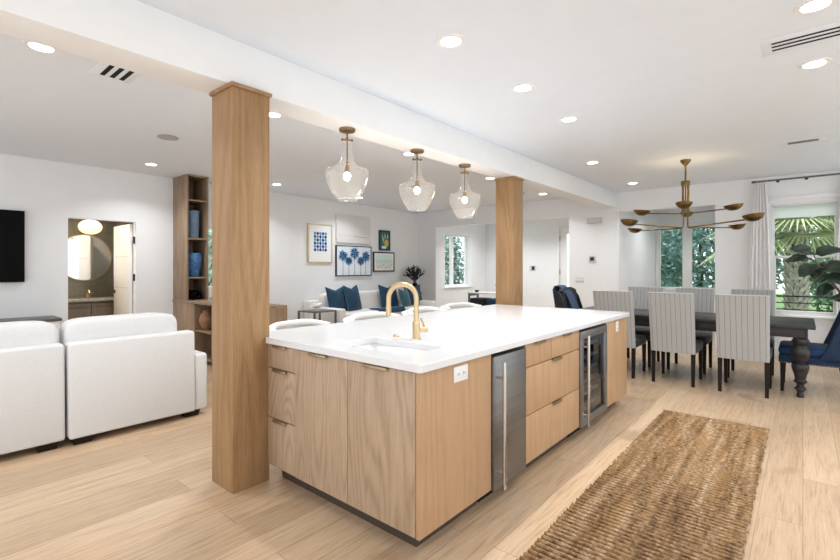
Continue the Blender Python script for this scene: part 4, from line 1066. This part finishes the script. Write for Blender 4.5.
for k in range(40):
    a = rnd.uniform(0, 2*PI); sp = rnd.uniform(.05, .30); h_ = rnd.uniform(.2, .42); b = Vector((8.24, 7.14, .98)); e = Vector((8.24+sp*math.cos(a), min(7.40, 7.14+sp*math.sin(a)), 1.0+h_-sp*.35))
    P = [b.lerp(e, f)+Vector((0, 0, .05*math.sin(PI*f))) for f in (0, .35, .7, 1)]
    mbS.tube(P, [.004, .003, .002, .001], 5)
    for j in range(14):
        f = .25+.75*j/13; p = b.lerp(e, f)+Vector((0, 0, .05*math.sin(PI*f))); dd = (e-b).normalized()+Vector((rnd.uniform(-1, 1), rnd.uniform(-1, 1), rnd.uniform(-.4, .9)))
        leafshape(mbL, p, dd, (rnd.uniform(-.3, .3), rnd.uniform(-.3, .3), 1), .07, .03)
mbS.build('stems', M['bark'], t, 60); mbL.build('leaves', M['leafolive'], t, 60)

# ------------------------------------------------------------------ pictures on the left wall
def frame_pic(name, label, x0, x1, z0, z1, fw, d, fm, mount):
    t = thing(name, label, 'picture', ((x0+x1)/2, WY-d/2, z0))
    mb = MB()
    if fw: rect_frame(mb, 'y', WY-d, WY-.001, x0, x1, z0, z1, fw, .003); mb.build('frame', fm, t)
    y = WY-d+.008 if fw else WY-d
    MB().box(x0+fw*.98, x1-fw*.98, y, WY-.0015, z0+fw*.98, z1-fw*.98, 0 if fw else .003).build('canvas', mount, t)
    return t, y
def flat(t, y, polys, name, m):
    mb = MB()
    for P in polys:
        n = len(P); mb.raw([(x, y, z) for x, z in P]+[(x, y-.0012, z) for x, z in P], [tuple(range(n)), tuple(range(n, 2*n))]+[(k, (k+1) % n, n+(k+1) % n, n+k) for k in range(n)])
    mb.build(name, m, t, 0)
circ = lambda x, z, r, n=18, s=1: [(x+r*math.cos(2*PI*k/n), z+s*r*math.sin(2*PI*k/n)) for k in range(n)]
t, y = frame_pic('framed_print', 'gold framed print of a grid of blue dots', 5.352, 5.953, 1.45, 2.238, .028, .035, M['gold'], M['paper'])
flat(t, y-.0002, [circ(5.523+.066*i, 1.715+.066*j, .031) for i in range(5) for j in range(6) if (i+j) % 2 == 0], 'navy_dots', M['artnavy'])
flat(t, y-.0002, [circ(5.523+.066*i, 1.715+.066*j, .031) for i in range(5) for j in range(6) if (i+j) % 2 == 1], 'blue_dots', M['artblue'])
flat(t, y-.0001, [[(5.523+.066*i-.031, 1.715+.066*j), (5.523+.066*i, 1.715+.066*j-.05), (5.523+.066*i+.031, 1.715+.066*j), (5.523+.066*i, 1.715+.066*j+.05)] for i in range(5) for j in range(1, 5)], 'joins', M['artnavy'])
t, y = frame_pic('canvas_picture', 'pale blank looking canvas with one thin grey line, above the palm picture', 6.063, 7.027, 1.885, 2.492, 0, .035, None, M['canvas'])
flat(t, y-.0002, [[(6.10, 2.045), (6.99, 2.02), (6.99, 2.024), (6.10, 2.049)], [(6.55, 2.028), (6.88, 2.014), (6.88, 2.024), (6.55, 2.040)]], 'grey_line', M['artline'])
t, y = frame_pic('framed_print', 'black framed picture of five blue palm trees', 6.05, 7.057, 1.177, 1.828, .02, .045, M['blackmetal'], M['paleblue'])
tr = []; fr = []; fr2 = []; rnd = random.Random(2)
for px, pz, s in ((6.235, 1.615, .125), (6.395, 1.51, .10), (6.56, 1.67, .135), (6.735, 1.51, .10), (6.885, 1.61, .125)):
    tr.append([(px-.012, 1.20), (px+.012, 1.20), (px+.006, pz), (px-.006, pz)])
    for k in range(17):
        a = 2*PI*k/17+.2; L_ = s*rnd.uniform(.95, 1.3); ca, sa = math.cos(a), math.sin(a)
        P = [(px, pz), (px+L_*.5*ca-.02*sa, pz+L_*.5*sa+.02*ca), (px+L_*ca, pz+L_*sa-.02), (px+L_*.5*ca+.02*sa, pz+L_*.5*sa-.02*ca)]
        (fr if k % 3 else fr2).append(P)
flat(t, y-.0001, tr, 'painted_trunks', M['artline']); flat(t, y-.0002, fr, 'painted_fronds', M['artblue']); flat(t, y-.0016, fr2, 'painted_dark_fronds', M['artnavy'])
t, y = frame_pic('framed_print', 'small navy picture of a lemon and leaves', 7.318, 7.672, 1.757, 2.225, .03, .035, M['artnavy'], M['artnavy'])
flat(t, y-.0002, [[(7.36, 1.80), (7.63, 1.80), (7.63, 2.18), (7.36, 2.18)]], 'painted_ground', M['artgreen'])
flat(t, y-.0016, [circ(7.55, 1.93, .065, 20, 1.25)], 'painted_lemon', M['lemon'])
flat(t, y-.0016, [circ(7.47, 1.83, .08, 16, .45)], 'painted_dish', M['aqua'])
flat(t, y-.0017, [[(7.40, 2.15), (7.46, 2.02), (7.48, 1.90), (7.42, 2.0)], [(7.47, 2.16), (7.53, 2.08), (7.50, 1.99)], [(7.58, 2.16), (7.61, 2.06), (7.56, 2.03)]], 'painted_leaves', M['tree3'])
t, y = frame_pic('framed_print', 'small black framed pale beach picture beside the palm picture', 7.127, 7.818, 1.263, 1.722, .03, .035, M['blackmetal'], M['paper'])
flat(t, y-.0002, [[(7.20, 1.335), (7.745, 1.335), (7.745, 1.46), (7.20, 1.46)]], 'painted_sand', M['sand'])
flat(t, y-.0002, [[(7.20, 1.461), (7.745, 1.461), (7.745, 1.54), (7.20, 1.54)]], 'painted_sea', M['aqua'])
flat(t, y-.0002, [[(7.20, 1.541), (7.745, 1.541), (7.745, 1.65), (7.20, 1.65)]], 'painted_sky', mat('art_mint_sky', (.70, .82, .80), .8))
flat(t, y-.0016, [circ(7.28+.09*k, 1.40+.03*((k*7) % 3-1), .012, 10, 1.6) for k in range(6)], 'painted_figures', M['terracotta'])

# ------------------------------------------------------------------ entry hall table
t = thing('hall_table', 'white topped table in the entry hall beside the far post', 'table', (9.5, 5.7, 0))
MB().box(9.28, 9.75, 5.1, 6.34, .725, .755, .004).build('top', M['white'], t)
for x in (9.32, 9.71):
    for y_ in (5.14, 6.30): MB().box(x-.02, x+.02, y_-.02, y_+.02, 0, .7245).build('leg', M['greymetal'], t)
mb = MB(); mb.box(9.34, 9.69, 6.285, 6.315, .66, .7245); mb.box(9.34, 9.69, 5.125, 5.155, .66, .7245); mb.build('apron', M['greymetal'], t)
for y_, m, l in ((6.02, M['navyblack'], 'black velvet cube stool under the left end of the hall table'), (5.55, M['navy'], 'navy velvet cube stool under the hall table next to the far post')):
    t = thing('cube_stool', l, 'stool', (9.5, y_, 0))
    softbox('cushion', m, t, 9.22, 9.64, y_-.21, y_+.21, .42, .62, .2, .25)
    MB().box(9.235, 9.625, y_-.19, y_+.19, .06, .425, .015, 2).build('body', m, t)
    for a, b in ((9.26, y_-.16), (9.6, y_-.16), (9.26, y_+.16), (9.6, y_+.16)): MB().cyl((a, b), .014, 0, .0595, 10).build('foot', M['legbrown'], t)
vase('small_dish', 'small dark dish on the left end of the hall table', 'dish', (9.42, 6.14, .7555), [(.03, 0), (.045, .02), (.06, .05), (.055, .05), (.01, .015)], M['slot'])
t = thing('hall_plant', 'small bright green plant on the hall table beside the far post', 'plant', (9.45, 5.52, .755))
MB().lathe([(.05, .7555), (.065, .84), (.06, .84), (.05, .80)], (9.45, 5.55, 0), 18).build('pot', M['white'], t)
mb = MB()
for k in range(18):
    a = k*2.4; leafshape(mb, (9.45, 5.55, .82), (.5*math.cos(a), .5*math.sin(a), 1.1), (math.cos(a+2), math.sin(a+2), .3), .20, .04)
mb.build('leaves', mat('fresh_green', (.08, .30, .07), .5), t, 60)

# ------------------------------------------------------------------ fiddle leaf fig by the window
t = thing('fiddle_leaf_fig', 'fiddle leaf fig with dark leaves in front of the tall window', 'plant', (7.75, -.55, 0))
MB().lathe([(.13, 0), (.15, .01), (.18, .32), (.185, .34), (.165, .34), (.16, .30), (.01, .29)], (7.75, -.55, 0), 28).build('pot', M['pot'], t, 60)
stem = [Vector(p) for p in ((7.75, -.55, .29), (7.73, -.50, .7), (7.72, -.38, 1.0), (7.72, -.24, 1.25), (7.72, -.13, 1.42), (7.72, -.10, 1.55))]
MB().tube(stem, [.02, .018, .014, .011, .008, .005], 8).build('stem', M['bark'], t, 60)
LV = [((7.72, -.10, 1.53), (-.1, .75, .50), .34, .20), ((7.72, -.10, 1.52), (.1, -.85, .38), .40, .22), ((7.72, -.08, 1.47), (-.25, 1, .12), .34, .17), ((7.70, -.13, 1.40), (-.8, .65, -.42), .34, .24), ((7.72, -.14, 1.38), (-.9, .1, -.5), .30, .22),
      ((7.72, -.18, 1.38), (-.4, -.8, -.05), .42, .25), ((7.72, -.22, 1.28), (-.6, -.75, -.25), .40, .26), ((7.72, -.16, 1.35), (.5, -.7, .2), .32, .22), ((7.72, -.25, 1.22), (.6, .5, -.1), .3, .2), ((7.72, -.3, 1.15), (-.5, .6, -.4), .3, .2), ((7.72, -.35, 1.05), (.4, -.7, .1), .34, .22), ((7.72, -.2, 1.3), (.7, .5, .35), .28, .18), ((7.73, -.45, .9), (-.5, -.6, .2), .34, .22), ((7.73, -.42, .95), (.5, .5, .2), .3, .2)]
for b, d, L_, w in LV:
    L_ *= .8; w *= .82
    dv = Vector(d).normalized(); side = dv.cross(Vector((-.75, .1, .6))).normalized(); nn = side.cross(dv); rows = []
    for i in range(12):
        f = i/11; hw = w/2*(.12+.88*math.sin(PI*(f**.75))**.75)*(1-.12*math.sin(PI*min(1, f*1.6))) if 0 < f < 1 else .004
        if f < .12: hw = .004+.25*w*f
        c = Vector(b)+dv*L_*f-Vector((0, 0, 1))*.22*L_*f*f
        rows.append([c+side*hw*q+nn*(.22*hw*abs(q)+.012*math.sin(9*f+3*q)) for q in (-1, -.5, 0, .5, 1)])
    mb = MB(); mb.sheet(rows, .002); mb.build('leaf', M['figleaf'], t, 70)

# ------------------------------------------------------------------ outdoors
o = MB().box(11.7, 34, -14, 26, -.25, -.15).box(8.9, 11.7, -14, .95, -.25, -.15).box(-6, 11.7, 9.6, 26, -.25, -.15).build('lawn', M['lawn'], None, 0); o['kind'] = 'structure'
def foliage(name, c, rad, n, size, m, parent, seed):
    rng = np.random.RandomState(seed); ncl = max(10, n//90)
    cc = rng.randn(ncl, 3); cc /= np.linalg.norm(cc, axis=1)[:, None]; cc *= (.35+.65*rng.rand(ncl, 1)**.5)
    P = cc[rng.randint(ncl, size=n)]*np.array(rad)+rng.randn(n, 3)*np.array(rad)*.17+np.array(c)
    d = rng.randn(n, 3); d /= np.linalg.norm(d, axis=1)[:, None]; u = rng.randn(n, 3); sd = np.cross(d, u); sd /= np.linalg.norm(sd, axis=1)[:, None]
    s = size*(.6+.8*rng.rand(n, 1)); nn = np.cross(sd, d)
    V = np.stack([P-d*s, P+sd*s*.42+nn*s*.12, P+d*s, P-sd*s*.42+nn*s*.12], 1).reshape(-1, 3)
    F = np.arange(4*n).reshape(-1, 4); me = bpy.data.meshes.new(name)
    me.vertices.add(len(V)); me.vertices.foreach_set('co', (V).astype(np.float32).ravel()); me.loops.add(F.size); me.loops.foreach_set('vertex_index', F.astype(np.int32).ravel())
    me.polygons.add(n); me.polygons.foreach_set('loop_start', np.arange(0, F.size, 4, dtype=np.int32)); me.update(calc_edges=True)
    return link(name, me, m, parent, 0)
def tree(label, x, y, zc, rad, n, size, m, seed):
    t = thing('garden_tree', label, 'tree', (x, y, -.15))
    MB().tube([(x, y, -.14), (x+.05, y+.03, zc*.5), (x, y, zc)], [.14, .10, .05], 10).build('trunk', M['bark'], t, 60)
    foliage('foliage', (x, y, zc), rad, n, size, m, t, seed)
tree('dense blue green tree outside the left pane of the bay window', 15.2, 3.2, 1.7, (1.0, .7, 1.6), 9500, .062, M['tree1'], 1)
tree('dense green tree outside the right pane of the bay window', 15.6, 1.2, 1.4, (1.0, .65, 1.5), 9500, .062, M['tree2'], 2)
tree('tall blue green tree far behind the bay window', 19.6, 2.9, 2.6, (1.6, 2.2, 2.8), 9000, .12, M['tree1'], 3)
tree('green tree far beyond the tall dining window', 16.2, -1.3, 1.6, (1.2, 1.2, 2.0), 9000, .09, M['tree2'], 4)
tree('pale green tree outside the entry hall window', 12.4, 10.6, 1.4, (1.0, 1.1, 1.6), 7000, .08, M['tree3'], 5)
tree('blue green tree further back outside the entry hall window', 16.4, 13.4, 1.7, (1.6, 1.6, 2.0), 6000, .12, M['tree1'], 6)
tree('green tree outside the narrow window behind the near post', 4.9, 11.2, 1.4, (1.6, 1.0, 1.6), 2600, .14, M['tree3'], 7)
# cabbage palm outside the tall window
PX, PY = 12.0, .10
t = thing('palm_tree', 'palm tree with a criss cross trunk outside the tall dining window', 'palm tree', (PX, PY, -.15))
MB().tube([(PX, PY, -.14), (PX, PY, .8), (PX, PY, 2.3)], [.12, .13, .12], 14).build('trunk', M['bark'], t, 60)
mb = MB(); rnd = random.Random(9)
for i in range(33):
    for k in range(7):
        a = 2*PI*(k+.5*(i % 2))/7; z = -.05+i*.072; ca, sa = math.cos(a), math.sin(a); r0, r1 = .115, .115+rnd.uniform(.06, .10); tw = rnd.uniform(-.12, .12)
        b = Vector((PX+r0*ca, PY+r0*sa, z)); e = Vector((PX+r1*math.cos(a+tw), PY+r1*math.sin(a+tw), z+.16)); sd = Vector((-sa, ca, 0))
        q = [b-sd*.05, b+sd*.05, e+sd*.02, e-sd*.02]; out = Vector((ca, sa, 0))*.03
        V = [tuple(p) for p in q]+[tuple(p+out) for p in q]; mb.raw(V, [(0, 1, 2, 3), (4, 5, 6, 7), (0, 1, 5, 4), (1, 2, 6, 5), (2, 3, 7, 6), (3, 0, 4, 7)])
mb.build('boots', M['boot'], t, 0)
def frond(az, el, L_, R, t, seed):
    rnd = random.Random(seed); o_ = Vector((PX, PY, 2.32)); d = Vector((math.cos(az)*math.cos(el), math.sin(az)*math.cos(el), math.sin(el)))
    tip = o_+d*L_-Vector((0, 0, .25*L_*max(0, 1-el))); side = d.cross(Vector((0, 0, 1))).normalized(); nn = side.cross(d)
    mb = MB(); mb.tube([o_, o_+d*L_*.5, tip], [.022, .016, .01], 6)
    n = 34
    for k in range(n):
        a = math.radians(-125+250*k/(n-1)); ld = (d*math.cos(a)+side*math.sin(a)).normalized(); l = R*(.75+.25*math.cos(a*.8))*rnd.uniform(.9, 1.05)
        w = ld.cross(nn).normalized()*.022; m1 = tip+ld*l*.5+nn*.03; e = tip+ld*l-Vector((0, 0, .28*l*l/R))
        mb.raw([tuple(tip), tuple(m1-w), tuple(m1+nn*.012), tuple(m1+w), tuple(e)], [(0, 1, 2), (0, 2, 3), (1, 4, 2), (2, 4, 3)])
    mb.build('frond', M['palm'], t, 0)
k = 0
for el, n_ in ((1.1, 5), (.7, 8), (.35, 9), (.05, 9), (-.25, 7)):
    for j in range(n_):
        k += 1; frond(2*PI*j/n_+el*2+.3, el, random.uniform(.55, .95), random.uniform(.75, 1.0), t, k)
# balcony railing
t = thing('balcony_railing', 'dark balcony railing with horizontal bars outside the tall window', 'railing', (9.9, -.2, -.15))
mb = MB(); mb.box(9.88, 9.92, -2.2, .9, .86, .885, .003); mb.build('top_rail', M['blackmetal'], t)
for k in range(7): MB().tube([(9.9, -2.2, .10+.11*k), (9.9, .9, .10+.11*k)], .009, 8).build('bar', M['blackmetal'], t)
for y_ in (-2.15, -.75, .85): MB().box(9.88, 9.92, y_-.02, y_+.02, -.149, .86, .002).build('post', M['blackmetal'], t)
